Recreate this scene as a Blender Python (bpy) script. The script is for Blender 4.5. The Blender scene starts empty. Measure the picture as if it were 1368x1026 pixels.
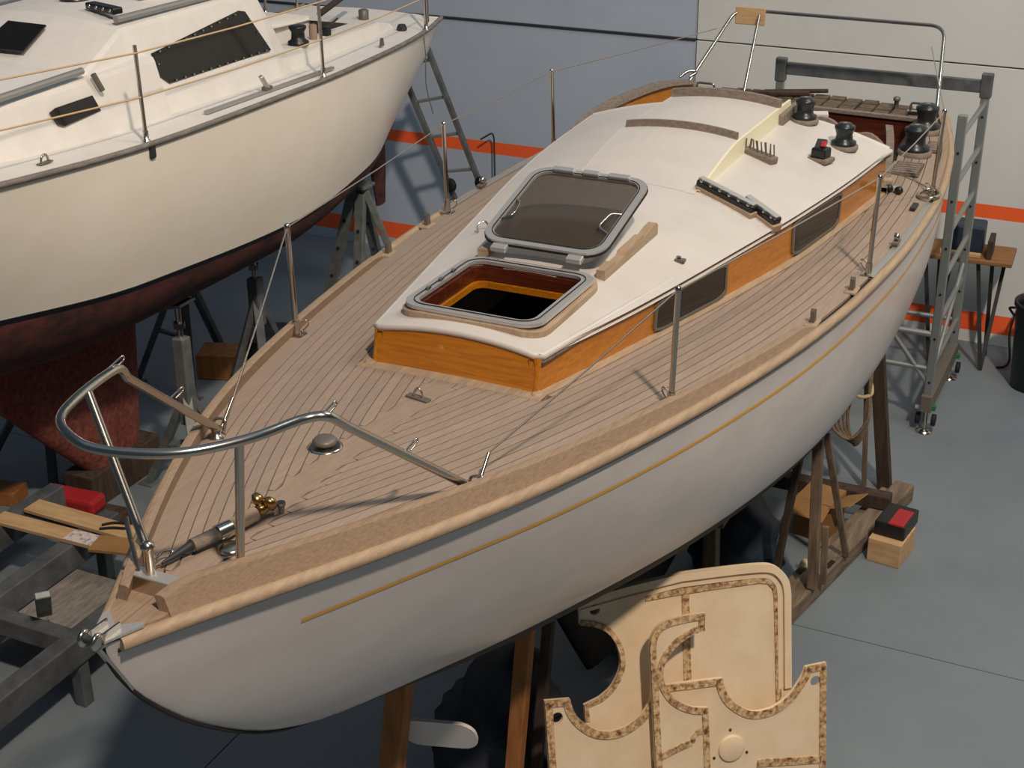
import bpy, bmesh, math, random
import numpy as np
from mathutils import Vector, Matrix
random.seed(7)
SC = bpy.context.scene
COL = SC.collection
V = Vector

# ------------------------------------------------------------------ camera
cam_d = bpy.data.cameras.new('camera'); cam = bpy.data.objects.new('camera', cam_d); COL.objects.link(cam)
cam_d.sensor_width = 36.0; cam_d.lens = 1977.0 / 1368.0 * 36.0; cam_d.clip_end = 200
yaw, pitch, roll = -0.4459, 0.4374, -0.0070
Fv = V((math.sin(yaw)*math.cos(pitch), math.cos(yaw)*math.cos(pitch), -math.sin(pitch)))
R0 = V((math.cos(yaw), -math.sin(yaw), 0)); U0 = R0.cross(Fv)
Rv = R0*math.cos(roll) + U0*math.sin(roll); Uv = -R0*math.sin(roll) + U0*math.cos(roll)
cam.matrix_world = Matrix(((Rv.x, Uv.x, -Fv.x, 3.078), (Rv.y, Uv.y, -Fv.y, -3.173), (Rv.z, Uv.z, -Fv.z, 6.093), (0, 0, 0, 1)))
SC.camera = cam

# ------------------------------------------------------------------ light
world = bpy.data.worlds.new('hall'); SC.world = world; world.use_nodes = True
bgn = world.node_tree.nodes['Background']
bgn.inputs[0].default_value = (0.52, 0.74, 1.0, 1); bgn.inputs[1].default_value = 0.065
def lamp(name, loc, power, col, radius):
    d = bpy.data.lights.new(name, 'POINT'); d.energy = power; d.color = col; d.shadow_soft_size = radius
    o = bpy.data.objects.new(name, d); o.location = loc; COL.objects.link(o); return o
lamp('hall_lamp_near', (8.5, -4.7, 18.0), 12200, (1.0, 0.81, 0.65), 0.5)
lamp('hall_lamp_far', (4.2, 7.0, 11.0), 1350, (1.0, 0.97, 0.86), 1.8)
sk = bpy.data.lights.new('overhead_fill', 'AREA'); sk.shape = 'RECTANGLE'; sk.size = 20; sk.size_y = 16; sk.energy = 200; sk.color = (.50, .74, 1.0)  # added cool fill from above, keeps the hull undersides dark
sko = bpy.data.objects.new('overhead_fill', sk); sko.location = (-2, 3, 13.5); COL.objects.link(sko)
SC.view_settings.view_transform = 'Standard'; SC.view_settings.look = 'None'
SC.view_settings.gamma = 1.0; SC.view_settings.use_curve_mapping = False
SC.view_settings.exposure = 0.0

# ------------------------------------------------------------------ helpers
def srgb(h):
    h = h.lstrip('#'); c = [int(h[i:i+2], 16)/255 for i in (0, 2, 4)]
    return tuple(((x/12.92) if x <= .04045 else ((x+.055)/1.055)**2.4) for x in c) + (1,)
def material(name, col, rough=.5, metal=0.0, col2=None, scale=(8, 8, 8), spread=(.35, .65), detail=5, bump=0.0, bump_scale=None, coat=0.0, alpha=1.0, rnd=0.0, spec=.5):
    """principled surface, two tones mixed by a stretched noise in object space, optional per-object tint"""
    m = bpy.data.materials.new(name); m.use_nodes = True; nt = m.node_tree; N = nt.nodes; L = nt.links
    b = N['Principled BSDF']; b.inputs['Roughness'].default_value = rough; b.inputs['Metallic'].default_value = metal
    b.inputs['Coat Weight'].default_value = coat; b.inputs['Alpha'].default_value = alpha
    b.inputs['Specular IOR Level'].default_value = spec
    c1 = srgb(col) if isinstance(col, str) else col
    b.inputs['Base Color'].default_value = c1
    out = None
    if col2 is not None or bump > 0:
        tc = N.new('ShaderNodeTexCoord'); mp = N.new('ShaderNodeMapping'); mp.inputs['Scale'].default_value = scale
        L.new(tc.outputs['Object'], mp.inputs[0])
        nz = N.new('ShaderNodeTexNoise'); nz.inputs['Scale'].default_value = 1.0; nz.inputs['Detail'].default_value = detail; nz.inputs['Roughness'].default_value = .62
        L.new(mp.outputs[0], nz.inputs['Vector'])
        if col2 is not None:
            r = N.new('ShaderNodeValToRGB'); r.color_ramp.elements[0].position = spread[0]; r.color_ramp.elements[1].position = spread[1]
            r.color_ramp.elements[0].color = c1; r.color_ramp.elements[1].color = srgb(col2) if isinstance(col2, str) else col2
            L.new(nz.outputs[0], r.inputs[0]); out = r.outputs[0]
        if bump > 0:
            bp = N.new('ShaderNodeBump'); bp.inputs['Strength'].default_value = bump; bp.inputs['Distance'].default_value = .01
            L.new(nz.outputs[0], bp.inputs['Height']); L.new(bp.outputs[0], b.inputs['Normal'])
    if rnd > 0:
        oi = N.new('ShaderNodeObjectInfo'); hs = N.new('ShaderNodeHueSaturation'); ma = N.new('ShaderNodeMapRange')
        ma.inputs['To Min'].default_value = 1-rnd; ma.inputs['To Max'].default_value = 1+rnd
        L.new(oi.outputs['Random'], ma.inputs['Value']); L.new(ma.outputs[0], hs.inputs['Value'])
        if out is not None: L.new(out, hs.inputs['Color'])
        else: hs.inputs['Color'].default_value = c1
        out = hs.outputs[0]
    if out is not None: L.new(out, b.inputs['Base Color'])
    return m
M = {}
M['hull'] = material('hull_grey_white', '#d2cdc9', .34, col2='#c8c3bf', scale=(2, 2, 5), coat=.15)
M['antifoul'] = material('dark_bottom_paint', '#17181a', .8, col2='#24211f', scale=(4, 4, 4))
M['teak'] = material('weathered_teak', '#918071', .8, col2='#9c8b7d', scale=(80, 4, 80), bump=.08, rnd=.07)
M['teak_king'] = material('teak_king_plank', '#8f7d6d', .8, col2='#9b8979', scale=(60, 5, 60), bump=.08)
M['teak_rail'] = material('teak_rail', '#a18a72', .75, col2='#8c7864', scale=(110, 2.2, 110), bump=.06)
M['teak_rub'] = material('teak_rubbing_strake', '#b09a80', .65, col2='#9c866e', scale=(40, 4, 40), bump=.06)
M['teak_grey'] = material('greyed_teak', '#8a7d72', .85, col2='#6f645b', scale=(30, 30, 60), bump=.12)
M['teak_dark'] = material('dirty_teak', '#6d5e4c', .85, col2='#4c4136', scale=(25, 25, 25), bump=.2, rnd=.12)
M['caulk'] = material('black_caulk', '#1d1714', .8)
M['varnish'] = material('varnished_mahogany', '#c07a1c', .3, col2='#a8650f', scale=(60, 4, 60), coat=.5)
M['varnish_x'] = material('varnished_front_panel', '#c07a1c', .3, col2='#a8650f', scale=(4, 60, 60), coat=.5)
M['mahogany'] = material('red_mahogany', '#5e2a17', .35, col2='#43190c', scale=(3, 30, 40), coat=.4)
M['roof'] = material('white_roof_paint', '#d0cbc6', .42, col2='#c9c4be', scale=(3, 3, 3))
M['cream'] = material('cream_moulding', '#e9e3c4', .5)
M['steel'] = material('polished_steel', '#c2bbb0', .22, 1.0)
M['brass'] = material('dull_brass', '#a8895c', .3, 1.0)
M['alu'] = material('anodised_aluminium', '#c4c4c2', .35, .55)
M['black'] = material('black_plastic', '#1a1b1c', .38)
M['winch'] = material('dark_winch', '#2c3033', .33, .3)
M['smoke'] = material('smoked_acrylic', '#463d32', .10, alpha=.66)
M['pane'] = material('dark_window_pane', '#1c1916', .12)
M['frame_grey'] = material('grey_window_frame', '#6f6a62', .5, .3)
M['yellow'] = material('gold_cove_line', '#d9a31a', .5)
M['rope'] = material('beige_rope', '#b5a385', .9)
M['rope_dark'] = material('grey_brown_rope', '#8b7c68', .9, col2='#5e5244', scale=(60, 60, 60))
M['galv'] = material('galvanised_steel', '#8d938f', .55, .55, col2='#737a78', scale=(9, 9, 9))
M['galv_dark'] = material('dull_galvanised_beam', '#6c7072', .6, .4, col2='#53575a', scale=(6, 6, 6))
M['steel_dark'] = material('dark_painted_steel', '#2e3033', .6)
M['alu_scaf'] = material('scaffold_aluminium', '#9aa09f', .45, .7)
M['old_wood'] = material('old_grey_timber', '#7d6c5a', .9, col2='#54473b', scale=(20, 20, 3), bump=.3)
M['old_wood_y'] = material('old_grey_timber_long', '#857562', .9, col2='#5d5144', scale=(20, 2, 20), bump=.3)
M['dark_wood'] = material('dark_stained_timber', '#4a3a2e', .85, col2='#2e241d', scale=(20, 20, 3), bump=.2)
M['pale_wood'] = material('pale_plywood', '#c9aa82', .75, col2='#b59268', scale=(3, 25, 25))
M['orange_wood'] = material('orange_timber', '#a8703c', .75, col2='#8a5629', scale=(20, 20, 3))
M['ply_brown'] = material('brown_board', '#8f6842', .8, col2='#75512f', scale=(3, 20, 20))
M['card'] = material('cardboard', '#9a7448', .9, col2='#8a663e', scale=(3, 3, 3))
M['paper'] = material('printed_paper', '#cfc6bd', .8, col2='#8d86a0', scale=(25, 25, 25), spread=(.5, .62))
M['red'] = material('red_vinyl', '#a3242a', .5)
M['blue'] = material('dark_blue_plastic', '#1f2f3f', .5)
M['green'] = material('green_plastic', '#1f6b3f', .5)
M['bin'] = material('black_bin', '#15161b', .45)
M['rubber'] = material('black_rubber', '#161616', .8)
M['tarp'] = material('dark_tarp', '#1c222b', .6, col2='#272d38', scale=(5, 5, 5), bump=.3)
M['hull2'] = material('cream_gelcoat', '#fbf4e8', .35, col2='#f6ecdb', scale=(1.2, 1.2, 2.0), coat=.15)
M['deck2'] = material('white_nonslip_deck', '#e9e5df', .7, col2='#e3dfd9', scale=(6, 6, 6))
M['stripe2'] = material('navy_boot_stripe', '#10131f', .5)
M['antired'] = material('worn_red_antifouling', '#532823', .85, col2='#2b1816', scale=(7, 5, 9), spread=(.4, .62), bump=.25)
M['keelred'] = material('rusty_red_keel', '#86463a', .9, col2='#552a22', scale=(22, 22, 22), spread=(.34, .66), detail=8, bump=.4)
M['greyrail'] = material('grey_rubber_rail', '#8d8780', .7, col2='#6f6a63', scale=(30, 8, 30))
M['greybar'] = material('grey_anodised_track', '#a9a8a4', .4, .5)
M['line'] = material('lifeline_cord', '#d2b48a', .7)
M['wire'] = material('steel_wire', '#b9ada0', .3, .9)
M['ivory'] = material('ivory_paint', '#e6d3b5', .5, col2='#dcc6a4', scale=(4, 4, 4))
M['white_cap'] = material('white_cap', '#d9d6d0', .6)
M['can'] = material('cream_tin', '#c9bf9d', .5)

def rust_material():
    m = material('rust_streaked_flange', '#d6ba8e', .85, col2='#6e3c1c', scale=(34, 34, 34), spread=(.40, .66), detail=8, bump=.15); return m
M['rust'] = rust_material()

def floor_material():
    m = material('painted_concrete_floor', '#6a757d', .55, col2='#778289', scale=(.7, .7, .7), spread=(.3, .7), detail=8, bump=.03); return m
M['floor'] = floor_material()
M['joint'] = material('dark_joint', '#22262a', .9)

def wall_material(name, base, base2):
    m = bpy.data.materials.new(name); m.use_nodes = True; nt = m.node_tree; N = nt.nodes; L = nt.links
    b = N['Principled BSDF']; b.inputs['Roughness'].default_value = .75
    tc = N.new('ShaderNodeTexCoord'); sp = N.new('ShaderNodeSeparateXYZ'); L.new(tc.outputs['Object'], sp.inputs[0])
    nz = N.new('ShaderNodeTexNoise'); nz.inputs['Scale'].default_value = .9; nz.inputs['Detail'].default_value = 6; L.new(tc.outputs['Object'], nz.inputs['Vector'])
    r = N.new('ShaderNodeValToRGB'); r.color_ramp.elements[0].position = .3; r.color_ramp.elements[1].position = .7
    r.color_ramp.elements[0].color = srgb(base); r.color_ramp.elements[1].color = srgb(base2); L.new(nz.outputs[0], r.inputs[0])
    cur = r.outputs[0]
    for z0, z1, c in ((0.13, 0.33, '#f0622c'), (1.335, 1.475, '#f0622c')):      # two painted orange bands
        a = N.new('ShaderNodeMath'); a.operation = 'GREATER_THAN'; a.inputs[1].default_value = z0; L.new(sp.outputs['Z'], a.inputs[0])
        d = N.new('ShaderNodeMath'); d.operation = 'LESS_THAN'; d.inputs[1].default_value = z1; L.new(sp.outputs['Z'], d.inputs[0])
        e = N.new('ShaderNodeMath'); e.operation = 'MULTIPLY'; L.new(a.outputs[0], e.inputs[0]); L.new(d.outputs[0], e.inputs[1])
        mx = N.new('ShaderNodeMix'); mx.data_type = 'RGBA'; L.new(e.outputs[0], mx.inputs['Factor']); L.new(cur, mx.inputs['A']); mx.inputs['B'].default_value = srgb(c); cur = mx.outputs['Result']
    L.new(cur, b.inputs['Base Color']); return m
M['wall_a'] = wall_material('blue_grey_wall', '#adbacb', '#a3b1c3')
M['wall_b'] = wall_material('pale_grey_wall', '#d3d6d5', '#c8cccb')

def wroot(o):
    p = V((0, 0, 0))
    while o is not None: p += o.location; o = o.parent
    return p
class MB:
    """collects geometry in world coordinates; build() links ONE mesh object"""
    def __init__(s): s.v = []; s.f = []; s.mi = []; s.sm = []
    def add(s, vs, fs, smooth=False, mi=0):
        n = len(s.v); s.v += [tuple(p) for p in vs]
        for f in fs: s.f.append(tuple(i+n for i in f)); s.sm.append(smooth); s.mi.append(mi)
        return s
    def box(s, c, size, rz=0, rot=None, bevel=0, mi=0, smooth=False):
        bm = bmesh.new(); bmesh.ops.create_cube(bm, size=1.0)
        for v in bm.verts: v.co = V((v.co.x*size[0], v.co.y*size[1], v.co.z*size[2]))
        if bevel > 0: bmesh.ops.bevel(bm, geom=list(bm.edges), offset=bevel, segments=2, affect='EDGES', profile=.5)
        Rm = rot if rot is not None else Matrix.Rotation(rz, 3, 'Z')
        bm.verts.index_update()
        vs = [Rm @ v.co + V(c) for v in bm.verts]; fs = [[v.index for v in f.verts] for f in bm.faces]
        s.add(vs, fs, smooth, mi); bm.free(); return s
    def bar(s, a, b, w, h, up=(0, 0, 1), bevel=0, mi=0):
        """rectangular bar from a to b, width w across, height h along up"""
        a = V(a); b = V(b); d = (b-a); L = d.length; d.normalize(); u = V(up)
        if abs(d.dot(u)) > .95: u = V((0, 1, 0))
        x = d.cross(u).normalized(); u2 = x.cross(d)
        Rm = Matrix((x, d, u2)).transposed()
        return s.box((a+b)/2, (w, L, h), rot=Rm, bevel=bevel, mi=mi)
    def tube(s, pts, r, seg=10, closed=False, caps=True, mi=0):
        P = [V(p) for p in pts]; n = len(P); rr = r if isinstance(r, (list, tuple)) else [r]*n
        tang = []
        for i in range(n):
            a = P[i-1] if (i > 0 or closed) else P[i]; b = P[(i+1) % n] if (i < n-1 or closed) else P[i]
            t = (b-a); tang.append(t.normalized() if t.length > 1e-9 else V((0, 0, 1)))
        u = V((0, 0, 1)) if abs(tang[0].z) < .9 else V((1, 0, 0))
        u = (u - tang[0]*u.dot(tang[0])).normalized(); vs = []; fs = []
        for i in range(n):
            u = (u - tang[i]*u.dot(tang[i])); u.normalize(); w = tang[i].cross(u)
            for k in range(seg):
                a = 2*math.pi*k/seg; vs.append(P[i] + (u*math.cos(a) + w*math.sin(a))*rr[i])
        m = n if closed else n-1
        for i in range(m):
            j = (i+1) % n
            for k in range(seg): fs.append((i*seg+k, i*seg+(k+1) % seg, j*seg+(k+1) % seg, j*seg+k))
        s.add(vs, fs, True, mi)
        if caps and not closed:
            s.add(vs[:seg], [tuple(range(seg))[::-1]], False, mi); s.add(vs[-seg:], [tuple(range(seg))], False, mi)
        return s
    def lathe(s, prof, c, seg=20, axis=None, mi=0, smooth=True):
        """prof: (r, h) pairs, turned about the axis through c"""
        ax = V(axis).normalized() if axis else V((0, 0, 1))
        q = V((0, 0, 1)).rotation_difference(ax); vs = []; fs = []
        for r, h in prof:
            for k in range(seg):
                a = 2*math.pi*k/seg; vs.append(q @ V((r*math.cos(a), r*math.sin(a), h)) + V(c))
        for i in range(len(prof)-1):
            for k in range(seg): fs.append((i*seg+k, i*seg+(k+1) % seg, (i+1)*seg+(k+1) % seg, (i+1)*seg+k))
        s.add(vs, fs, smooth, mi)
        s.add(vs[:seg], [tuple(range(seg))[::-1]], False, mi); s.add(vs[-seg:], [tuple(range(seg))], False, mi); return s
    def prism(s, poly, O, u, w, th, mi=0, back=True):
        """polygon in (u,w) plane at O, thickness th along u x w (towards +)"""
        O = V(O); u = V(u); w = V(w); n = u.cross(w).normalized(); k = len(poly)
        fr = [O+u*a+w*b+n*th for a, b in poly]; bk = [O+u*a+w*b for a, b in poly]
        s.add(fr, [tuple(range(k))], False, mi)
        s.add(bk, [tuple(range(k))[::-1]], False, mi)
        s.add(fr+bk, [(i, i+k, (i+1) % k+k, (i+1) % k) for i in range(k)], False, mi); return s
    def grid(s, rows, smooth=True, mi=0, wrap=False):
        n = len(rows[0]); vs = [p for r in rows for p in r]; fs = []
        for i in range(len(rows)-1):
            for k in range(n if wrap else n-1): fs.append((i*n+k, i*n+(k+1) % n, (i+1)*n+(k+1) % n, (i+1)*n+k))
        s.add(vs, fs, smooth, mi); return s
    def build(s, name, mat, parent=None, label=None, cat=None, group=None, kind=None, tri=False, normals=False):
        off = wroot(parent)
        me = bpy.data.meshes.new(name); me.from_pydata([tuple(V(p)-off) for p in s.v], [], s.f)
        for m in (mat if isinstance(mat, (list, tuple)) else [mat]): me.materials.append(M[m])
        me.polygons.foreach_set('use_smooth', s.sm); me.polygons.foreach_set('material_index', s.mi)
        if normals:
            bm = bmesh.new(); bm.from_mesh(me); bmesh.ops.remove_doubles(bm, verts=bm.verts, dist=1e-5); bmesh.ops.recalc_face_normals(bm, faces=bm.faces); bm.to_mesh(me); bm.free()
        me.update()
        o = bpy.data.objects.new(name, me); COL.objects.link(o); o.parent = parent
        if parent is None and label:      # top-level single mesh: put its origin at its base
            c = V((sum(p[0] for p in s.v)/len(s.v), sum(p[1] for p in s.v)/len(s.v), min(p[2] for p in s.v)))
            me.transform(Matrix.Translation(-c)); o.location = c
        tag(o, label, cat, group, kind); return o
def tag(o, label=None, cat=None, group=None, kind=None):
    if label: o['label'] = label
    if cat: o['category'] = cat
    if group: o['group'] = group
    if kind: o['kind'] = kind
    return o
def thing(name, loc, label, cat, group=None):
    o = bpy.data.objects.new(name, None); o.empty_display_size = .2; o.location = loc; COL.objects.link(o); return tag(o, label, cat, group)
def copy_part(o, parent, loc, rz=0):
    """copy of a part (with its sub-parts) placed at world loc; mesh must have been built about the origin of its parent"""
    c = o.copy(); COL.objects.link(c); c.parent = parent; c.location = V(loc)-wroot(parent); c.rotation_euler = (0, 0, rz)
    for ch in o.children:
        d = ch.copy(); COL.objects.link(d); d.parent = c
    return c
def pchip(xs, ys):
    xs = np.array(xs, float); ys = np.array(ys, float); h = np.diff(xs); d = np.diff(ys)/h; m = np.zeros(len(xs)); m[0] = d[0]; m[-1] = d[-1]
    for i in range(1, len(xs)-1):
        if d[i-1]*d[i] > 0:
            w1 = 2*h[i]+h[i-1]; w2 = h[i]+2*h[i-1]; m[i] = (w1+w2)/(w1/d[i-1]+w2/d[i])
    def f(x):
        x = min(max(float(x), xs[0]), xs[-1]); i = min(int(np.searchsorted(xs, x, 'right'))-1, len(xs)-2); t = (x-xs[i])/h[i]
        return float((2*t**3-3*t**2+1)*ys[i] + (t**3-2*t**2+t)*h[i]*m[i] + (-2*t**3+3*t**2)*ys[i+1] + (t**3-t**2)*h[i]*m[i+1])
    return f
def smooth(pts, n=8, closed=False):
    """Catmull-Rom through pts"""
    P = [V(p) for p in pts]; out = []; k = len(P)
    for i in range(k if closed else k-1):
        if closed: a, b, c, d = P[i-1], P[i], P[(i+1) % k], P[(i+2) % k]
        else: a, b, c, d = P[max(i-1, 0)], P[i], P[i+1], P[min(i+2, k-1)]
        for j in range(n):
            t = j/n; out.append(.5*((2*b)+(c-a)*t+(2*a-5*b+4*c-d)*t*t+(3*b-a-3*c+d)*t**3))
    if not closed: out.append(P[-1])
    return out
def fillet(pts, r, n=6):
    """polyline with rounded corners of radius about r"""
    P = [V(p) for p in pts]; out = [P[0]]
    for i in range(1, len(P)-1):
        a, b, c = P[i-1], P[i], P[i+1]; d1 = (a-b); d2 = (c-b); k = min(r, d1.length*.49, d2.length*.49)
        p = b+d1.normalized()*k; q = b+d2.normalized()*k
        for j in range(n+1):
            t = j/n; out.append(p*(1-t)**2+b*2*t*(1-t)+q*t*t)
    out.append(P[-1]); return out
def rrect(w, h, r, n=5):
    """rounded rectangle polygon centred on 0"""
    out = []
    for cx, cy, a0 in ((w/2-r, h/2-r, 0), (-w/2+r, h/2-r, 90), (-w/2+r, -h/2+r, 180), (w/2-r, -h/2+r, 270)):
        for k in range(n+1): a = math.radians(a0+90*k/n); out.append((cx+r*math.cos(a), cy+r*math.sin(a)))
    return out
def frange(a, b, st):
    n = max(1, int(round((b-a)/st))); return [a+(b-a)*i/n for i in range(n+1)]

# ================================================================== SETTING
WY = 11.5
fl = MB(); fl.box((-4, 3, -.06), (34, 30, .08)); floor = fl.build('floor', 'joint', kind='structure')
xj = [-21, -8.0, -1.86, 4.3, 13]; yj = [-12, -6.4, -.35, 5.735, 11.55]
for i in range(4):
    for j in range(4):
        a, b, c, d = xj[i], xj[i+1], yj[j], yj[j+1]; g = .008
        MB().box(((a+b)/2, (c+d)/2, -.015), (b-a-g, d-c-g, .03)).build('floor_slab', 'floor', floor)
wl = MB(); wl.box((-4, WY+.14, 4.2), (34, .1, 8.4)); wall = wl.build('wall_back', 'joint', kind='structure')
xs = [-21, -13.2, -7.5, -1.79, 4.0, 9.7, 13]
for i in range(6):
    for z0, z1 in ((0, 2.825), (2.84, 5.65), (5.665, 8.4)):
        right = xs[i] > -2
        t = .115 if right else .09
        MB().box(((xs[i]+xs[i+1])/2, WY+.09-t/2, (z0+z1)/2), (xs[i+1]-xs[i]-.012, t, z1-z0), bevel=.004).build('wall_panel', 'wall_b' if right else 'wall_a', wall)  # paler grey tone on the right-hand panels, blue-grey on the left
# surface-mounted cable along the horizontal joint, hooked rod standing at the wall
MB().tube([(-7.4, WY-.012, 2.832), (-1.8, WY-.012, 2.832)], .012, 6).build('cable', 'steel_dark', wall)

# ================================================================== MAIN BOAT
LOA = 9.45
Bf = pchip([0, .2, .4, .83, 1.28, 1.83, 2.56, 3.43, 4.13, 4.94, 6.04, 6.95, 8.1, 9.0, 9.45], [.02, .115, .215, .44, .645, .855, 1.06, 1.25, 1.37, 1.46, 1.515, 1.50, 1.39, 1.21, 1.09])
Zs = pchip([0, .8, 1.5, 2.8, 4, 5.25, 7.5, 9.45], [3.17, 3.14, 3.105, 3.02, 2.95, 2.905, 2.86, 2.87])
Zk = pchip([0, .071, .256, .474, .742, 1.05, 1.6, 2.5, 3.5, 5, 6.5, 7.8, 8.8, 9.45], [3.17, 2.985, 2.71, 2.494, 2.266, 2.07, 1.86, 1.62, 1.48, 1.40, 1.45, 1.66, 1.93, 2.16])
def soften(f, r, a, b):
    xs_ = np.linspace(a, b, 400); w = np.linspace(-1, 1, 21); k = (1-w*w); k /= k.sum()
    ys_ = [sum(kk*f(2*a-(x+r_*ww) if x+r_*ww < a and False else min(max(x+r_*ww, a), b)) for kk, ww in zip(k, w)) for x in xs_ for r_ in (min(r, x-a, b-x),)]
    return lambda x: float(np.interp(x, xs_, ys_))
Bf = soften(Bf, .35, 0, 9.45); Zs = soften(Zs, .9, 0, 9.45); Zk = soften(Zk, .25, 0, 9.45)
Zw = lambda y: 2.0
Pp = soften(pchip([0, 1.3, 1.92, 2.72, 3.37, 4.3, 4.93, 6.7, 8, 9, 9.45], [1, 1.05, 1.4, 1.95, 2.7, 3.5, 3.9, 3.8, 3.0, 2.2, 2.0]), .6, 0, 9.45)
Pq = soften(pchip([0, .6, 1.6, 2.6, 9.45], [.9, .72, .57, .5, .5]), .6, 0, 9.45)
def hx(y, z):
    zk, zs = Zk(y), Zs(y)
    if zs-zk < 1e-4: return Bf(y)
    s = min(max((z-zk)/(zs-zk), 0), 1); return Bf(y)*(1-(1-s)**Pp(y))**Pq(y)
def dkz(x, y):
    b = max(Bf(y), .05); return Zs(y)+.045*min(1, b/.7)*(1-min(1, (x/b)**2))
boat = thing('sailboat', (0, 5, .12), 'grey-white sailboat with bare teak deck, orange wood cabin sides and open hatch', 'sailboat')
ys = [0.0, .03, .07, .12, .18]+frange(.256, LOA, .115)
up = MB(); lo = MB()
for sgn in (1, -1):
    R1 = []; R2 = []
    for y in ys:
        zl = max(Zk(y), Zw(y)); zs = Zs(y); R1.append([(sgn*hx(y, zl+(zs-zl)*(k/18)**1.3), y, zl+(zs-zl)*(k/18)**1.3) for k in range(19)])
        if Zk(y) < Zw(y)-1e-3:
            zk = Zk(y); R2.append([(sgn*hx(y, zk+(zl-zk)*(k/12)**1.8), y, zk+(zl-zk)*(k/12)**1.8) for k in range(13)])
    if sgn < 0: R1 = R1[::-1]; R2 = R2[::-1]
    up.grid(R1); lo.grid(R2)
# transom
tr = [(hx(LOA, z), LOA, z) for z in np.linspace(Zw(0)+.16, Zs(LOA), 12)]
up.add([(p[0], p[1], p[2]) for p in tr]+[(-p[0], p[1], p[2]) for p in tr[::-1]], [tuple(range(24))[::-1]])
hull = up.build('hull', 'hull', boat, normals=True)
lo.build('bottom', 'antifoul', boat, normals=True)
# fin keel and skeg rudder
def foil(secs, n=14):
    rows = []
    for z, y0, y1, t, x0 in secs:
        r = []
        for k in range(2*n):
            a = 2*math.pi*k/(2*n); c = (1-math.cos(a))/2
            r.append((x0+t*math.sin(a)*(1-.55*c), y0+(y1-y0)*c, z))
        rows.append(r)
    return rows
def foil_mesh(secs, name, mat, parent):
    rows = foil(secs); mb = MB(); mb.grid(rows, wrap=True); k = len(rows[0])
    mb.add(rows[0], [tuple(range(k))]); mb.add(rows[-1], [tuple(range(k))[::-1]]); return mb.build(name, mat, parent)
foil_mesh([(.16, 4.4, 6.4, .11, 0), (.5, 4.15, 6.4, .12, 0), (1.0, 3.8, 6.5, .12, 0), (1.55, 3.2, 6.7, .14, 0)], 'keel', 'antifoul', boat)
foil_mesh([(.7, 8.35, 8.8, .04, 0), (1.9, 8.1, 8.8, .06, 0)], 'rudder', 'antifoul', boat)
# gold cove line: a thin raised ribbon on each topside
for sgn in (1, -1):
    r = []
    for y in frange(.735, 9.2, .12):
        z = Zs(y)-.195-.05*math.exp(-(y-.7)/1.3); r.append([(sgn*(hx(y, z+dz)+.004), y, z+dz) for dz in (-.0075, .0075)])
    MB().grid(r).build('cove_line', 'yellow', boat)
# rubbing strake
for sgn in (1, -1):
    MB().tube([(sgn*(Bf(y)+.002), y, Zs(y)-.018) for y in frange(.05, LOA, .12)], .029, 10).build('rubbing_strake', 'teak_rub', boat)
# shadow under the strake, put in as a thin black line
for sgn in (1, -1):
    MB().tube([(sgn*(hx(y, Zs(y)-.05)+.001), y, Zs(y)-.05) for y in frange(.05, LOA, .12)], .009, 6).build('strake_shadow_line', 'caulk', boat)
# toe rails
def toe(y0, y1, h0, h1, mat, name='toe_rail', thick=.045, nose=True):
    for sgn in (1, -1):
        rows = []
        for y in frange(y0, y1, .07):
            t = (y-y0)/(y1-y0); h = h0+(h1-h0)*t
            if nose: h *= min(1, .72+(max(0, y-y0)/.12)**.6*.28)*min(1, .35+(y1-y)/.15*.65)
            xo = Bf(y)-.006; z = Zs(y)-.01; lean = -.035*h/.12
            r = [(xo, z), (xo+lean, z+h*.93), (xo+lean-.005, z+h*.985), (xo+lean-thick/2, z+h), (xo+lean-thick+.005, z+h*.985), (xo+lean-thick, z+h*.93), (xo-thick-.004, z)]
            rows.append([(sgn*a, y, b) for a, b in r])
        mb = MB(); mb.grid(rows, smooth=False, wrap=True); mb.add(rows[0], [tuple(range(7))]); mb.add(rows[-1], [tuple(range(7))])
        mb.build(name, mat, boat, normals=True)
toe(.235, 4.25, .13, .06, 'teak_rail')
toe(5.22, 6.95, .035, .03, 'greybar', 'genoa_track')
toe(7.15, 9.42, .05, .06, 'teak_rail')
# deck: black caulk bed + every plank its own piece
CWf = pchip([2.6, 3.13, 3.64, 4.42, 5.3, 6.1, 7.08], [.44, .545, .64, .79, .945, 1.03, 1.115])
def inner(y):
    if y < 2.60: return 0
    if y < 7.08: return CWf(y)+.055
    return 1.06-.07*(y-7.08)/1.9
bed = MB()
for sgn in (1, -1):
    rows = [[(sgn*x, y, dkz(x, y)-.016) for x in np.linspace(max(0, inner(y)-.05), Bf(y)-.03, 7)] for y in [.06]+frange(.3, 9.0, .1)]
    bed.grid(rows)
bed.grid([[(x, y, dkz(x, y)-.016) for x in np.linspace(-Bf(y)+.03, Bf(y)-.03, 12)] for y in frange(9.0, LOA-.01, .05)])
bed = bed.build('deck', 'caulk', boat, normals=True)
TH = .016
def strip(name, ya, yb, fin, fout, mat, st=.09, lift=0):
    """plank between two x(y) edges, on the deck surface"""
    for sgn in (1, -1):
        rows = []
        for y in frange(ya, yb, st):
            a, b = fin(y), fout(y); rows.append([(sgn*a, y, dkz(a, y)+lift), (sgn*b, y, dkz(b, y)+lift), (sgn*b, y, dkz(b, y)-TH), (sgn*a, y, dkz(a, y)-TH)])
        mb = MB(); mb.grid(rows, smooth=False, wrap=True); mb.add(rows[0], [(0, 1, 2, 3)]); mb.add(rows[-1], [(0, 1, 2, 3)])
        mb.build(name, mat, bed, normals=True)
MARG = .165; PW = .0555; GAP = .0055; KPW = .066
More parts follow.
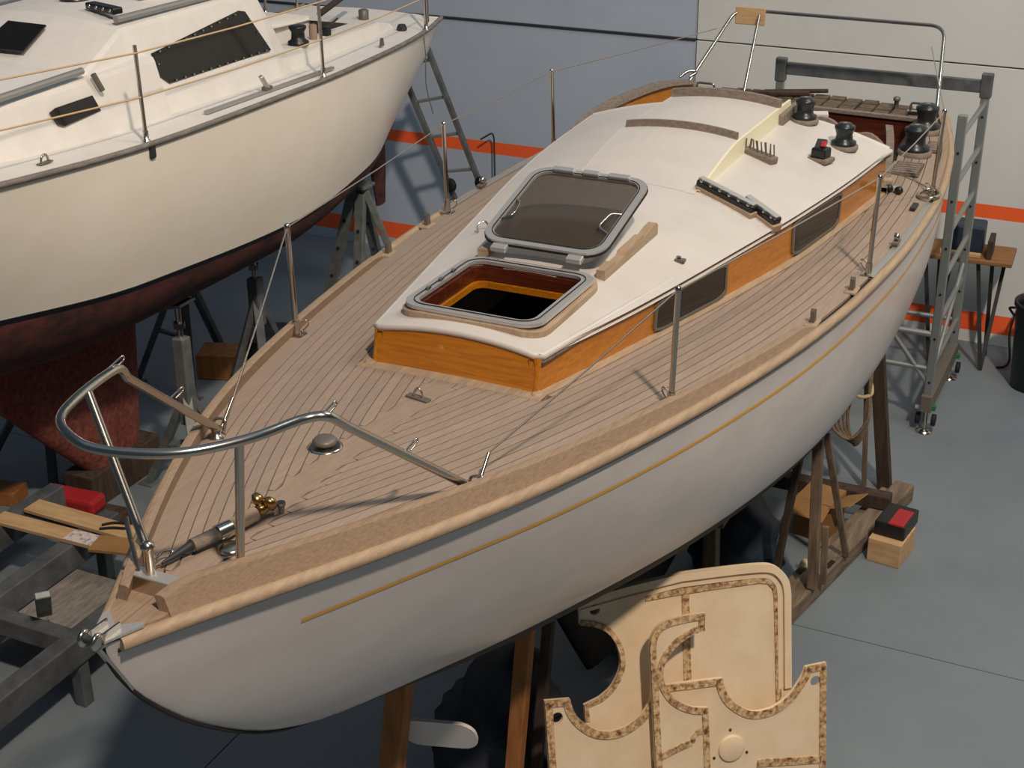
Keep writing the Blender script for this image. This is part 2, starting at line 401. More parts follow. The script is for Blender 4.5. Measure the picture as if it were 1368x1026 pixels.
out_edge = lambda k: (lambda y: Bf(y)-MARG-k*PW)
strip('covering_board', .30, 9.42, lambda y: max(Bf(y)-MARG+GAP, .0), lambda y: max(Bf(y)-.045, .004), 'teak')
kp_edge = []      # (y, x) where planks begin, used for the sawtooth of the king plank
plank_ranges = []
for k in range(26):
    fo = out_edge(k); fi = (lambda f: (lambda y: max(f(y)-PW+GAP, inner(y) if y >= 2.60 else KPW)))(fo)
    segs = []; cur = None
    for y in frange(.42, 8.98, .02):
        lim = KPW+.45*PW if y < 2.60 else inner(y)+.006
        ok = fo(y) > lim
        if ok and cur is None: cur = [y, y]
        elif ok: cur[1] = y
        elif cur is not None: segs.append(cur); cur = None
    if cur: segs.append(cur)
    for a, b in segs:
        if b-a < .08: continue
        if a < 2.60: kp_edge.append((a, k))
        # a plank crossing the cabin front starts again behind the corner
        parts = [(a, 2.545), (2.62, b)] if (a < 2.545 and b > 2.62 and fi(2.62) <= inner(2.62)+1e-6) else [(a, b)]
        for p, q in parts:
            if q-p > .08: strip('plank', p, q, fi, fo, 'teak', st=.08)
def kp(y):
    xs_ = [out_edge(k)(y)-PW for a, k in kp_edge if y >= a-.004]
    x = max(KPW-GAP, min(xs_) ) if xs_ else Bf(y)-MARG-.0
    return max(.02, min(x, max(Bf(y)-MARG-GAP, .02)))
for sgn in (1,):
    rows = []
    for y in frange(.36, 2.535, .008):
        w = kp(y); rows.append([(-w, y, dkz(w, y)), (w, y, dkz(w, y)), (w, y, dkz(w, y)-TH), (-w, y, dkz(w, y)-TH)])
    mb = MB(); mb.grid(rows, smooth=False, wrap=True); mb.add(rows[0], [(0, 1, 2, 3)]); mb.add(rows[-1], [(0, 1, 2, 3)]); mb.build('king_plank', 'teak_king', bed, normals=True)
# breasthook boards between the rail ends
for sgn in (1, -1):
    MB().prism([(0.002, .02), (.035, .06), (.11, .21), (.115, .36), (.002, .38)] if sgn > 0 else [(-.002, .02), (-.002, .38), (-.115, .36), (-.11, .21), (-.035, .06)], (0, 0, 3.163), (1, 0, 0), (0, 1, 0), .018).build('breasthook_board', 'teak_rail', bed)
# margin boards around the cabin and across its front
strip('cabin_margin_board', 2.555, 7.06, lambda y: CWf(max(y, 2.6))-.01, lambda y: inner(max(y, 2.601))-.004, 'teak_rub', lift=.004)
mb = MB(); mb.grid([[(x, 2.528, dkz(x, 2.53)-.01) for x in np.linspace(-.5, .5, 9)], [(x, 2.530, dkz(x, 2.53)+.006) for x in np.linspace(-.5, .5, 9)], [(x, 2.63, dkz(x, 2.63)+.012) for x in np.linspace(-.5, .5, 9)]]); mb.build('front_margin_board', 'teak_rub', bed)
# aft deck slats, worn and uneven
for i in range(14):
    x = -.92+i*.1415
    for j in range(3):
        y0 = 9.02+j*.135
        if abs(x)+.06 < Bf(y0+.13)-.18:
            MB().box((x+random.uniform(-.004, .004), y0+.064, dkz(x, y0)-.004+random.uniform(-.003, .004)), (.122, .118, .02), rz=random.uniform(-.02, .02)).build('slat', 'teak_dark', bed)

# ---- cabin trunk
Ez = pchip([2.64, 3.5, 4.4, 5.4, 7.08], [3.262, 3.228, 3.212, 3.203, 3.172])       # roof edge height
Rw = pchip([2.64, 3.5, 4.4, 5.4, 6.2, 7.08], [.448, .628, .792, .965, 1.065, 1.135])
Cc = pchip([2.64, 3.1, 4.2, 5.4, 7.08], [.05, .065, .13, .18, .20])
def rfz(x, y):
    y = min(max(y, 2.64), 7.08); return Ez(y)+Cc(y)*(1-min(1, (x/Rw(y))**2))
HX0, HX1, HY0, HY1 = -.325, .325, 2.81, 3.49       # hatch opening
rf = MB()
ysr = sorted(set([2.64, HY0, HY1, 7.08]+frange(2.64, HY0, .05)+frange(HY0, HY1, .08)+frange(HY1, 7.08, .12)))
def xrow(y):
    w = Rw(y); return sorted(set(list(np.linspace(-w, HX0, 6))+list(np.linspace(HX0, HX1, 9))+list(np.linspace(HX1, w, 6))))
rows = [xrow(y) for y in ysr]
for zo, flip in ((0, False), (-.03, True)):
    vs = []; fs = []; n = len(rows[0])
    for y, xr in zip(ysr, rows): vs += [(x, y, rfz(x, y)+zo) for x in xr]
    for i in range(len(ysr)-1):
        for k in range(n-1):
            if HY0-1e-6 <= ysr[i] < HY1-1e-6 and 5 <= k < 13: continue
            q = (i*n+k, i*n+k+1, (i+1)*n+k+1, (i+1)*n+k); fs.append(q[::-1] if flip else q)
    rf.add(vs, fs, True)
def lip(pts):
    rf.grid([[V(p)+V((0, 0, d)) for p in pts] for d in (0, -.03)], smooth=True)
roof = rf.build('cabin_roof', 'roof', boat)
# roof edge moulding (rounded lip) running round the roof
edge = [(Rw(y)-.002, y, Ez(y)-.0165) for y in frange(7.08, 2.66, .12)]+[(x, 2.64, rfz(x, 2.64)-.0165) for x in np.linspace(Rw(2.64)-.03, -Rw(2.64)+.03, 12)]+[(-Rw(y)+.002, y, Ez(y)-.0165) for y in frange(2.66, 7.08, .12)]
MB().tube(edge, .019, 10).build('roof_lip', 'roof', roof)
tr = [(p[0]*.992, p[1]+.004*(p[1] < 2.65), p[2]-.029) for p in edge]
MB().tube(tr, .015, 6).build('roof_trim', 'teak_grey', boat)
aft = [(x, 7.085, rfz(x, 7.08)-.012) for x in np.linspace(-1.12, 1.12, 20)]
MB().tube(aft, .022, 8).build('aft_roof_trim', 'roof', roof)
for sgn in (1, -1):      # cabin sides
    rows = []
    for y in frange(2.62, 7.06, .1):
        yb = y; b = CWf(yb); t = Rw(y)-.022; zb = dkz(b, y)-.01; zt = Ez(y)-.02
        rows.append([(sgn*b, y-.02*(y < 2.63), zb), (sgn*(b+(t-b)*.5), y, (zb+zt)/2), (sgn*t, y, zt), (sgn*(t-.03), y, zt), (sgn*(b-.03), y, zb)])
    mb = MB(); mb.grid(rows, smooth=False, wrap=True); mb.build('cabin_side', 'varnish', boat, normals=True)
# front panel (curved top edge)
fx = np.linspace(-.44, .44, 15)
mb = MB(); mb.grid([[(x, 2.592, dkz(x, 2.59)-.005) for x in fx], [(x, 2.634, rfz(x, 2.64)-.02) for x in fx], [(x, 2.664, rfz(x, 2.64)-.02) for x in fx], [(x, 2.622, dkz(x, 2.59)-.005) for x in fx]], smooth=False)
mb.build('cabin_front', 'varnish_x', boat, normals=True)
for sgn in (1, -1): MB().tube([(sgn*.437, 2.60, 3.05), (sgn*.437, 2.645, 3.235)], .016, 8).build('corner_post', 'varnish', boat)
# small foot blocks at the front corners
for sgn in (1, -1): MB().lathe([(.035, 0), (.035, .006), (.02, .016)], (sgn*.455, 2.585, dkz(.45, 2.58)), 12).build('corner_foot', 'teak_rub', boat)
# windows on the cabin sides
def side_pt(y, t, sgn, off=.0):
    b = CWf(y); tp = Rw(y)-.022; zb = dkz(b, y); zt = Ez(y)-.03; return V((sgn*(b+(tp-b)*t+off), y, zb+(zt-zb)*t))
for sgn in (1, -1):
    for y0, y1 in ((3.66, 4.44), (5.28, 6.08)):
        ply = rrect(y1-y0, .92, .14); yc = (y0+y1)/2
        def ring(sc, off, dy=0): return [side_pt(yc+p[0]*(1-sc*.10)+.03*p[1], .5+p[1]*(1-sc*.30), sgn, off) for p in ply]
        o_ = ring(0, .004); f_ = ring(0, .014); i_ = ring(.48, .014); i2 = ring(.48, .006)
        mb = MB(); mb.grid([o_, f_, i_, i2], smooth=False, wrap=True); w = mb.build('window', 'frame_grey', boat, normals=True)
        MB().add(ring(.45, .008), [tuple(range(len(ply)))]).build('pane', 'pane', w, normals=True)
# inside of the cabin: sole, and a lining ring below the hatch
MB().box((0, 4.9, 1.95), (1.3, 4.4, .04)).build('cabin_sole', 'dark_wood', boat)
MB().box((0, 2.72, 2.55), (.9, .03, 1.0)).build('forward_bulkhead', 'dark_wood', boat)
# aft bulkhead of the cabin + cockpit
MB().box((0, 7.05, 2.75), (2.14, .03, .80)).build('aft_bulkhead', 'mahogany', boat)
ck = MB()
for sgn in (1, -1): ck.grid([[(sgn*(inner(y)-.04), y, dkz(1, y)-.01), (sgn*(inner(y)-.06), y, 2.34)] for y in frange(7.08, 9.0, .1)], smooth=False)
ck.build('cockpit_side', 'mahogany', boat)
MB().box((0, 9.0, 2.62), (1.90, .03, .58)).build('cockpit_aft_panel', 'mahogany', boat)
MB().box((0, 8.04, 2.34), (1.95, 1.95, .03)).build('cockpit_sole', 'teak_dark', boat)
MB().bar((-1.0, 8.985, 2.915), (.97, 8.985, 2.90), .05, .035, bevel=.006).build('cockpit_edge_board', 'teak_grey', boat)
MB().bar((-.95, 8.35, 2.90), (.28, 8.75, 2.93), .10, .03, bevel=.006).build('tiller_board', 'white_cap', boat)
# starboard coaming: curved board with varnished inner face
cpts = smooth([(-1.20, 6.95, 3.06), (-1.16, 7.25, 3.14), (-1.08, 7.7, 3.17), (-.98, 8.2, 3.16), (-.88, 8.62, 3.10)], 6)
mb = MB(); mb.grid([[p+V((-.03, 0, 0)), p+V((.03, .0, 0)), V((p.x+.06, p.y, 2.87)), V((p.x-.0, p.y, 2.87))] for p in cpts], smooth=False, wrap=True)
coam = mb.build('coaming', 'varnish', boat, normals=True)
mb = MB(); mb.grid([[p+V((-.06, 0, 0)), p+V((-.05, 0, .03)), p+V((.05, 0, .03)), p+V((.06, 0, 0))] for p in cpts], smooth=False, wrap=True); mb.build('coaming_cap', 'teak_grey', coam, normals=True)
mb = MB(); mb.grid([[V((-p.x-.04, p.y, 2.87)), V((-p.x-.04, p.y, 2.93)), V((-p.x-.10, p.y, 2.93)), V((-p.x-.10, p.y, 2.87))] for p in cpts], smooth=False, wrap=True); mb.build('coaming', 'teak_grey', boat, normals=True)

# ---- sliding hatch garage on the roof
SY0, SY1 = 5.02, 6.92
def hood_t(y): return min(1, max(0, (y-SY0)/.80))
def hood_z(y, x=0.0):
    t = hood_t(y); t = t*t*(3-2*t)*.4+t*.6; top = rfz(0, 5.85)+.118-.035*(x/.385)**2-.012*(y-5.85)
    return rfz(x, y)*(1-t)+max(top, rfz(x, y)+.004)*t
mb = MB(); rows = []
for y in frange(SY0, SY1, .1):
    w = .385; zb = rfz(w, y)-.02
    r = [(-w, zb)]+[(x, hood_z(y, x)+.001) for x in np.linspace(-w, w, 11)]+[(w, zb)]
    rows.append([(x, y, z) for x, z in r])
mb.grid(rows, smooth=False); mb.add(rows[-1], [tuple(range(len(rows[-1])))]); mb.build('hatch_garage', 'roof', roof, normals=True)
for sgn in (1, -1):
    rows = [[(sgn*.386, y, rfz(.4, y)-.01), (sgn*.386, y, hood_z(y, .385)+.003), (sgn*.402, y, max(hood_z(y, .385)+.002, rfz(.4, y)-.002)), (sgn*.408, y, rfz(.41, y)-.008)] for y in frange(SY0+.05, 7.06, .1)]
    mb = MB(); mb.grid(rows, smooth=False, wrap=True); mb.add(rows[-1], [(0, 1, 2, 3)]); mb.build('garage_rail', 'cream' if sgn > 0 else 'roof', roof, normals=True)
def cross_strip(y, z0, w, h, th, name):
    xs_ = np.linspace(-w, w, 13); rows = []
    for dz, dy in ((0, 0), (h, .01), (h, th), (0, th)): rows.append([(x, y+dy, z0-.035*(x/w)**2+dz) for x in xs_])
    rows.append(rows[0]); mb = MB(); mb.grid(rows, smooth=False)
    mb.add([r[0] for r in rows[:4]], [(0, 1, 2, 3)]); mb.add([r[-1] for r in rows[:4]], [(0, 1, 2, 3)]); mb.build(name, 'teak_grey', roof, normals=True)
cross_strip(5.85, hood_z(5.85)-.005, .385, .05, .03, 'hatch_strip')
cross_strip(6.78, hood_z(6.78)-.005, .40, .06, .05, 'hatch_strip')
# weathered rear rails that the hatch slides on, behind the garage
for sgn in (1, -1): MB().bar((sgn*.42, 6.75, rfz(.42, 6.75)+.03), (sgn*.42, 7.2, rfz(.42, 7.08)+.03), .04, .08, bevel=.006).build('slide_rail', 'teak_grey', roof)
# curved wooden boards on the aft bulkhead, beside the companionway
for a, b in ((.52, .80), (.86, 1.10)):
    xs_ = np.linspace(a, b, 7); t = np.linspace(0, math.pi, 7)
    poly = [(a, -.1)]+[(float(x), float(rfz(x, 7.08)-3.17-.02+.055*math.sin(max(.25, s)))) for x, s in zip(xs_, t)]+[(b, -.1)]
    MB().prism(poly[::-1], (0, 7.13, 3.17), (1, 0, 0), (0, 0, 1), .035).build('trim_board', 'teak_grey', boat, normals=True)

# ---- deck hatch (frame on the roof and opened lid)
def frame_ring(poly_o, poly_i, zfun, h, name, mat, parent, tilt=None):
    f = tilt or (lambda x, y, z: V((x, y, zfun(x, y)+z)))
    n = len(poly_o)
    rows = [[f(p[0], p[1], 0) for p in poly_o], [f(p[0], p[1], h*.7) for p in poly_o], [f(p[0]*.985+q[0]*.015, p[1]*.985+q[1]*.015, h) for p, q in zip(poly_o, poly_i)], [f(q[0], q[1], h) for q in poly_i], [f(q[0], q[1], 0) for q in poly_i]]
    rows.append(rows[0])
    mb = MB(); mb.grid(rows, smooth=False, wrap=True); return mb.build(name, mat, parent, normals=True)
hc = (0.0, 3.15)
sh = lambda P: [(p[0]+hc[0], p[1]+hc[1]) for p in P]
wood = frame_ring(sh(rrect(.80, .84, .13)), sh(rrect(.66, .70, .09)), lambda x, y: rfz(x, y)-.02, .05, 'hatch_base', 'teak_rub', roof)
plane = lambda x, y: rfz(0, 3.15)+.016-.012*(y-3.15)
hf = frame_ring(sh(rrect(.76, .80, .11)), sh(rrect(.64, .68, .07)), plane, .018, 'hatch_frame', 'alu', roof)
frame_ring(sh(rrect(.69, .73, .09)), sh(rrect(.682, .722, .085)), plane, .023, 'hatch_seal', 'rubber', roof)
frame_ring(sh(rrect(.67, .71, .08)), sh(rrect(.61, .65, .06)), lambda x, y: plane(x, y)-.085, .075, 'hatch_lining', 'mahogany', roof)
frame_ring(sh(rrect(.65, .69, .08)), sh(rrect(.585, .625, .06)), lambda x, y: plane(x, y)-.125, .035, 'hatch_lining', 'varnish', roof)
for i in range(3): MB().box((-.33, 2.98+.14*i, plane(0, 3)+.03), (.02, .03, .008)).build('clip', 'steel', roof)
th = math.radians(14.5); LZ = plane(0, 3.55)+.075; LY = 3.60
def lidf(x, y, z):  # x across, y up the lid from the hinge, z out of its (upper) face
    return V((x, LY+y*math.cos(th)-z*math.sin(th), LZ+y*math.sin(th)+z*math.cos(th)))
lc = lambda P: [(p[0]+.0, p[1]+.40) for p in P]
lid = frame_ring(lc(rrect(.72, .79, .12)), lc(rrect(.63, .70, .09)), None, .026, 'hatch_lid', 'alu', roof, tilt=lidf)
frame_ring(lc(rrect(.652, .722, .10)), lc(rrect(.64, .71, .09)), None, .030, 'lid_seal', 'rubber', lid, tilt=lidf)
frame_ring(lc(rrect(.728, .798, .122)), lc(rrect(.715, .785, .12)), None, .012, 'lid_rim', 'rubber', lid, tilt=lidf)
pl = lc(rrect(.64, .71, .09)); n = len(pl)
MB().add([lidf(p[0], p[1], .012) for p in pl]+[lidf(p[0], p[1], .004) for p in pl], [tuple(range(n)), tuple(range(n, 2*n))[::-1]]).build('lid_pane', 'smoke', lid)
for sx in (-1, 1):
    MB().tube(fillet([lidf(sx*.315, .22, .02), lidf(sx*.25, .24, .045), lidf(sx*.27, .38, .045), lidf(sx*.315, .42, .02)], .03), .007, 7).build('lid_handle', 'steel', lid)
    MB().box(lidf(sx*.22, -.02, .0), (.09, .05, .03), rot=Matrix.Rotation(th, 3, 'X'), bevel=.006).build('hinge', 'alu', lid)
for x, w in ((-.17, .13), (.0, .1), (.17, .13)):
    MB().box(lidf(x, .765, .036), (w, .04, .022), rot=Matrix.Rotation(th, 3, 'X'), bevel=.006).build('lid_catch', 'alu', lid)
# notched wooden chock the lid rests on
prof = [(0, 0), (0, .06), (.12, .065), (.14, .045), (.26, .045), (.28, .065), (.52, .068), (.54, .05), (.66, .07), (.72, .07), (.74, .05), (.74, 0)]
MB().prism(prof, (.335, 3.60, rfz(.34, 3.6)-.012), (.03, .998, .05), (0, 0, 1), .05).build('lid_chock', 'teak_rub', roof, normals=True)
MB().prism([(0, 0), (0, .06), (.2, .06), (.2, 0)], (-.37, 3.62, rfz(.34, 3.7)-.01), (0, 1, 0), (0, 0, 1), .05).build('lid_chock', 'teak_rub', roof, normals=True)

# ---- fittings on the roof
def winch(x, y, z, s=1.0, parent=boat, base='teak_grey', first=[None]):
    if first[0] is None:
        o0 = wroot(parent)
        b = MB().lathe([(.10, 0), (.10, .022), (.092, .03)], o0, 24).build('winch', base, parent)
        MB().lathe([(.085, .028), (.085, .05), (.06, .062), (.055, .10), (.066, .135), (.07, .14), (.07, .158), (.05, .165), (.045, .176), (.016, .178)], o0, 24).build('drum', 'winch', b)
        MB().lathe([(.016, .15), (.016, .18)], o0, 8).build('spindle', 'steel', b)
        first[0] = b; b.location = V((x, y, z))-o0; b.scale = (s, s, s); return b
    c = copy_part(first[0], parent, (x, y, z)); c.scale = (s, s, s); return c
winch(.53, 6.98, rfz(.53, 6.98)-.004, 1.0); winch(.88, 6.72, rfz(.88, 6.72)-.008, 1.0)
winch(1.13, 8.05, dkz(1.13, 8.05)-.002, 1.3); winch(1.08, 8.72, dkz(1.08, 8.72)-.002, 1.3)
# jammer block
x, y = .83, 6.30; z = rfz(x, y); rzj = -.25
MB().box((x, y, z+.008), (.15, .13, .03), rz=rzj, bevel=.008).build('jammer_pad', 'teak_grey', roof)
jm = MB().box((x, y, z+.055), (.105, .10, .07), rz=rzj, bevel=.014).build('rope_jammer', 'black', roof)
MB().box((x-.01, y+.02, z+.10), (.07, .09, .03), rot=Matrix.Rotation(.5, 3, 'X'), bevel=.008).build('jammer_lever', 'steel_dark', jm)
MB().box((x+.015, y-.01, z+.115), (.035, .05, .016), rot=Matrix.Rotation(.5, 3, 'X'), bevel=.005).build('jammer_lever', 'red', jm)
# wooden block with a bed of upright bolts
x, y = .51, 5.96; d = V((.93, -.36, 0)); z = rfz(x, y)-.004; rzb = math.atan2(d.y, d.x)
blk = MB().box((x, y, z+.016), (.25, .075, .05), rot=Matrix.Rotation(rzb, 3, 'Z') @ Matrix.Rotation(.10, 3, 'Y'), bevel=.01).build('bolt_block', 'teak_grey', roof)
for i in range(7):
    for j in (-1, 1):
        p = V((x, y, z+.035))+d*(i-3)*.034+V((-d.y, d.x, 0))*j*.018
        MB().tube([p, p+V((random.uniform(-.012, .012), random.uniform(-.01, .01), .06+.012*((i*3+j) % 3)))], .0045, 6).build('bolt', 'frame_grey', blk)
# two banks of rope clutches on wedge-shaped teak pads
def clutch_bank(c, length, n, rz):
    c = V(c); d = V((math.cos(rz), math.sin(rz), 0)); z = rfz(c.x, c.y); til = Matrix.Rotation(rz, 3, 'Z') @ Matrix.Rotation(math.atan(2*Cc(c.y)*c.x/Rw(c.y)**2)*.95, 3, 'Y')
    MB().box((c.x, c.y, z-.002), (length, .085, .05), rot=til, bevel=.005).build('clutch_pad', 'teak_rub', roof)
    b = MB().box((c.x, c.y, z+.042), (length, .075, .045), rot=til, bevel=.012).build('rope_clutch', 'black', roof)
    MB().box((c.x, c.y+.010, z+.066), (length*.98, .045, .010), rot=til, bevel=.003).build('clutch_cover', 'alu', b)
    for i in range(n):
        p = til @ V(((i-(n-1)/2)*length/n, -.03, .022))
        MB().lathe([(.012, 0), (.012, .008), (.006, .012)], V((c.x, c.y, z+.042))+p, 10, axis=(0, -.6, .8)).build('clutch_roller', 'steel', b)
clutch_bank((.575, 5.07, 0), .42, 6, -.30); clutch_bank((.80, 5.06, 0), .26, 4, -.42)
# small roof fittings: pad eye to starboard, plate to port
z = rfz(-.58, 4.1); MB().tube(smooth([(-.60, 4.08, z), (-.61, 4.10, z+.04), (-.58, 4.13, z+.05), (-.55, 4.12, z+.03), (-.55, 4.10, z)], 5), .006, 6).build('roof_eye', 'steel', roof)
z = rfz(.62, 4.15); MB().box((.62, 4.12, z+.008), (.06, .04, .018), bevel=.006).build('roof_plate', 'frame_grey', roof); MB().lathe([(.018, 0), (.014, .014)], (.61, 4.12, z+.015), 10).build('roof_stud', 'steel', roof)

# ---- stanchions and lifelines
def stanchion(x, y, sgn, h=.6, lean=.012):
    z = dkz(x, y)-.002; x *= sgn
    st = MB().tube([(x, y, z), (x+sgn*lean, y+.0, z+h)], .0145, 10).build('stanchion', 'steel', boat)
    MB().box((x, y, z+.006), (.085, .075, .012), bevel=.004).build('base_plate', 'steel', st)
    MB().lathe([(.021, 0), (.021, .085)], (x, y, z), 12).build('socket', 'steel', st)
    MB().lathe([(.017, 0), (.017, .012), (.008, .02)], (x+sgn*lean, y, z+h), 10).build('cap', 'steel', st)
    MB().tube(smooth([(x-sgn*.02, y+.02, z+.02), (x-sgn*.055, y+.03, z+.06), (x-sgn*.05, y+.02, z+.09), (x-sgn*.02, y+.01, z+.08)], 5), .0045, 6).build('bail', 'steel', st)
    return V((x+sgn*lean, y, z+h))
tops = {}
for sgn in (1, -1):
    tops[sgn] = [stanchion(1.043, 2.822, sgn), stanchion(1.424, 5.253, sgn, .61), stanchion(1.45, 7.08, sgn, .61, .02)]
    s1 = tops[sgn]
    foot = V((sgn*.64, 1.60, dkz(.64, 1.6)+.02))
    end = V((sgn*.93, 9.45, 3.40))
    pts = [foot+V((0, .10, .10))]+s1+[end]
    for a, b in zip(pts[:-1], pts[1:]):
        m = (a+b)/2-V((0, 0, .008)); MB().tube([a, m, b], .0042, 6).build('lifeline', 'wire', boat)
    MB().tube([foot, foot+V((0, .10, .10))], .008, 8).build('turnbuckle', 'steel', boat)
    MB().tube(smooth([foot+V((-.02, -.03, -.02)), foot+V((-.03, -.01, .03)), foot+V((.02, .0, .035)), foot+V((.02, -.02, -.02))], 5), .007, 6).build('deck_eye', 'steel', boat)
# second wire of the port stern stanchion, drooping over the deck
p = tops[1][1]; MB().tube(smooth([p-V((0, 0, .01)), V((1.30, 5.9, 3.36)), V((1.33, 6.5, 3.17)), V((1.42, 7.0, 2.96))], 6), .004, 6).build('slack_line', 'rope_dark', boat)
# pulpit
ZP = 3.765
rail = [(.62, 1.53, 3.16), (.45, .80, ZP), (.385, .735, ZP+.003), (.30, .53, ZP+.004), (.15, .345, ZP+.005), (-.06, .255, ZP+.006), (-.235, .27, ZP+.006), (-.42, .42, ZP+.004), (-.50, .80, ZP), (-.62, 1.53, 3.16)]
rp = [V(rail[0])]+smooth([V(rail[0])*.12+V(rail[1])*.88]+[V(p) for p in rail[1:-1]]+[V(rail[-1])*.12+V(rail[-2])*.88], 7)+[V(rail[-1])]
pul = MB().tube(rp, .0185, 14).build('pulpit', 'steel', boat)
MB().tube([(.28, .505, ZP), (.185, .56, 3.16)], .017, 12).build('pulpit_leg', 'steel', pul)
MB().tube([(-.455, .60, ZP), (-.105, .43, 3.22)], .017, 12).build('pulpit_leg', 'steel', pul)
MB().tube([(-.10, .40, 3.60), (-.12, .36, 3.25)], .010, 8).build('pulpit_brace', 'steel', pul) if False else None
for p, q in (((.45, .80, ZP), (.05, .10)), ((-.50, .80, ZP), (.03, .10)), ((.55, 1.2, 3.45), (.04, .09)), ((-.56, 1.2, 3.45), (.04, .09))):
    p = V(p); MB().tube(smooth([p+V((-.01, -.02, .012)), p+V((0, .035, .032)), p+V((0, .06, .036)), p+V((0, .06, .018)), p+V((0, .01, .006))], 5), .004, 6).build('bail', 'steel', pul)
for sgn in (1, -1): MB().lathe([(.04, 0), (.04, .008), (.022, .012), (.022, .05)], (sgn*.62, 1.53, dkz(.62, 1.53)), 14).build('pulpit_foot', 'steel', pul)
# steel cross plate with post at the stemhead
MB().box((-.012, .305, 3.208), (.25, .012, .075), bevel=.003).build('stem_cross_plate', 'steel', boat)
MB().box((-.012, .328, 3.246), (.25, .058, .010), bevel=.003).build('stem_cross_flange', 'alu', boat)
MB().lathe([(.021, 0), (.021, .10), (.026, .105), (.026, .12), (.01, .13)], (-.035, .335, 3.25), 14).build('forestay_post', 'steel', boat)
MB().tube([(-.085, .33, 3.25), (-.145, .37, 3.40), (-.155, .38, 3.43)], .009, 8).build('brace_rod', 'steel', boat)
MB().lathe([(.008, 0), (.008, .02)], (-.11, .30, 3.215), 8, axis=(0, -1, 0)).build('plate_bolt', 'steel', boat)
MB().tube(smooth([(-.15, .47, 3.17), (-.13, .52, 3.21), (-.10, .54, 3.21), (-.10, .50, 3.19), (-.13, .47, 3.17)], 5), .005, 6).build('bow_loop', 'steel', boat)
# stemhead fitting with roller cheeks
MB().prism([(-.022, -.03), (.022, -.03), (.088, .125), (.08, .15), (.0, .085), (-.08, .15), (-.088, .125)], (0, 0, 3.182), (1, 0, 0), (0, 1, 0), .010).build('stemhead_plate', 'alu', boat)
for sx in (-.03, .025):
    MB().lathe([(.012, -.006), (.032, -.006), (.032, .006), (.012, .006)], (sx, -.035, 3.205), 16, axis=(1, 0, 0)).build('roller_cheek', 'steel', boat)
    MB().bar((sx, -.03, 3.195), (sx, .08, 3.19), .008, .05).build('roller_cheek', 'steel', boat)
MB().lathe([(.018, -.025), (.012, 0), (.018, .025)], (-.002, -.035, 3.205), 14, axis=(1, 0, 0)).build('bow_roller', 'steel_dark', boat)
MB().bar((0, -.015, 3.16), (0, .12, 2.90), .02, .012).build('stem_band', 'steel', boat)
# furler drum line lying on the deck: wooden cylinder with steel cone and brass swivel
dz = lambda y: dkz(0, y)
fz = MB().tube([(-.055, .60, dz(.6)+.045), (-.02, .71, dz(.7)+.045), (-.012, .735, dz(.7)+.045)], [.026, .028, .028], 14).build('furler_roll', 'teak_grey', boat)
MB().tube([(-.02, .71, dz(.7)+.045), (.0, .77, dz(.7)+.046)], [.035, .032], 14).build('furler_collar', 'steel', fz)
MB().tube([(-.01, .74, dz(.7)+.045), (.02, .90, dz(.9)+.045)], .030, 14).build('furler_tube', 'teak_rub', fz)
MB().tube([(-.06, .60, dz(.6)+.045), (-.095, .47, dz(.5)+.03)], [.018, .005], 10).build('furler_tip', 'steel_dark', fz)
for i, (x, y, z) in enumerate(((.03, .93, .05), (.055, .955, .075), (.03, .985, .045), (.01, .94, .085))):
    MB().lathe([(.010, -.02), (.030, -.008), (.030, .010), (.012, .022)], (x, y, dz(.9)+z), 12, axis=(.5*(i-1), .6, .7)).build('brass_swivel', 'brass', fz)
MB().lathe([(.05, 0), (.05, .01), (.03, .016)], (.045, .70, dz(.7)), 14).build('deck_ring', 'steel', boat)
MB().lathe([(.014, 0), (.014, .03), (.02, .034), (.02, .045)], (.06, 1.02, dz(1)), 10).build('deck_stud', 'steel', boat)
MB().tube(smooth([(.20, .60, dz(.6)), (.235, .63, dz(.6)+.025), (.265, .66, dz(.6)+.02), (.285, .68, dz(.6)+.0)], 5), .005, 6).build('cotter_loop', 'steel_dark', boat)
# mushroom vent and pad eye on the king plank
x, y = -.10, 1.60; z = dkz(x, y)
mv = MB().lathe([(.078, 0), (.078, .006), (.066, .010)], (x, y, z), 20).build('mushroom_vent', 'steel', boat)
MB().lathe([(.035, .006), (.035, .02), (.052, .024), (.055, .034), (.045, .046), (.015, .05)], (x, y, z), 20).build('vent_cap', 'frame_grey', mv)
x, y = -.01, 2.27; z = dkz(x, y)
pe = MB().box((x, y, z+.006), (.13, .04, .010), rz=-.2, bevel=.003).build('pad_eye', 'frame_grey', boat)
MB().tube(smooth([(x-.02, y, z+.01), (x-.02, y, z+.035), (x, y, z+.055), (x+.02, y, z+.035), (x+.02, y, z+.01)], 5), .005, 6).build('eye_loop', 'steel', pe)
# fairlead posts, cleats and blocks along both deck edges
for sgn in (1, -1):
    for y in (4.30, 4.93):
        x = sgn*(Bf(y)-.055); z = Zs(y)
        b = MB().box((x, y, z+.008), (.07, .12, .016), bevel=.005).build('fairlead', 'teak_rub', boat)
        MB().prism([(-.02, 0), (.03, 0), (.016, .075), (-.012, .085), (-.02, .07)], (x-.012, y, z+.012), (0, 1, 0), (0, 0, 1), .024).build('fairlead_horn', 'frame_grey', b, normals=True)
    x = sgn*(Bf(5.85)-.05); z = Zs(5.85)+.03
    cr = MB().box((x, 5.85, z+.012), (.04, .10, .02), bevel=.005).build('track_car', 'frame_grey', boat)
    MB().lathe([(.008, -.018), (.024, -.014), (.024, .014), (.008, .018)], (x, 5.86, z+.045), 12, axis=(1, 0, 0)).build('sheave', 'steel', cr)
    x = sgn*1.40; y = 6.72; z = dkz(1.4, y)+.01
    MB().box((x, y, z+.012), (.04, .12, .022), bevel=.006).build('deck_block', 'steel_dark', boat)
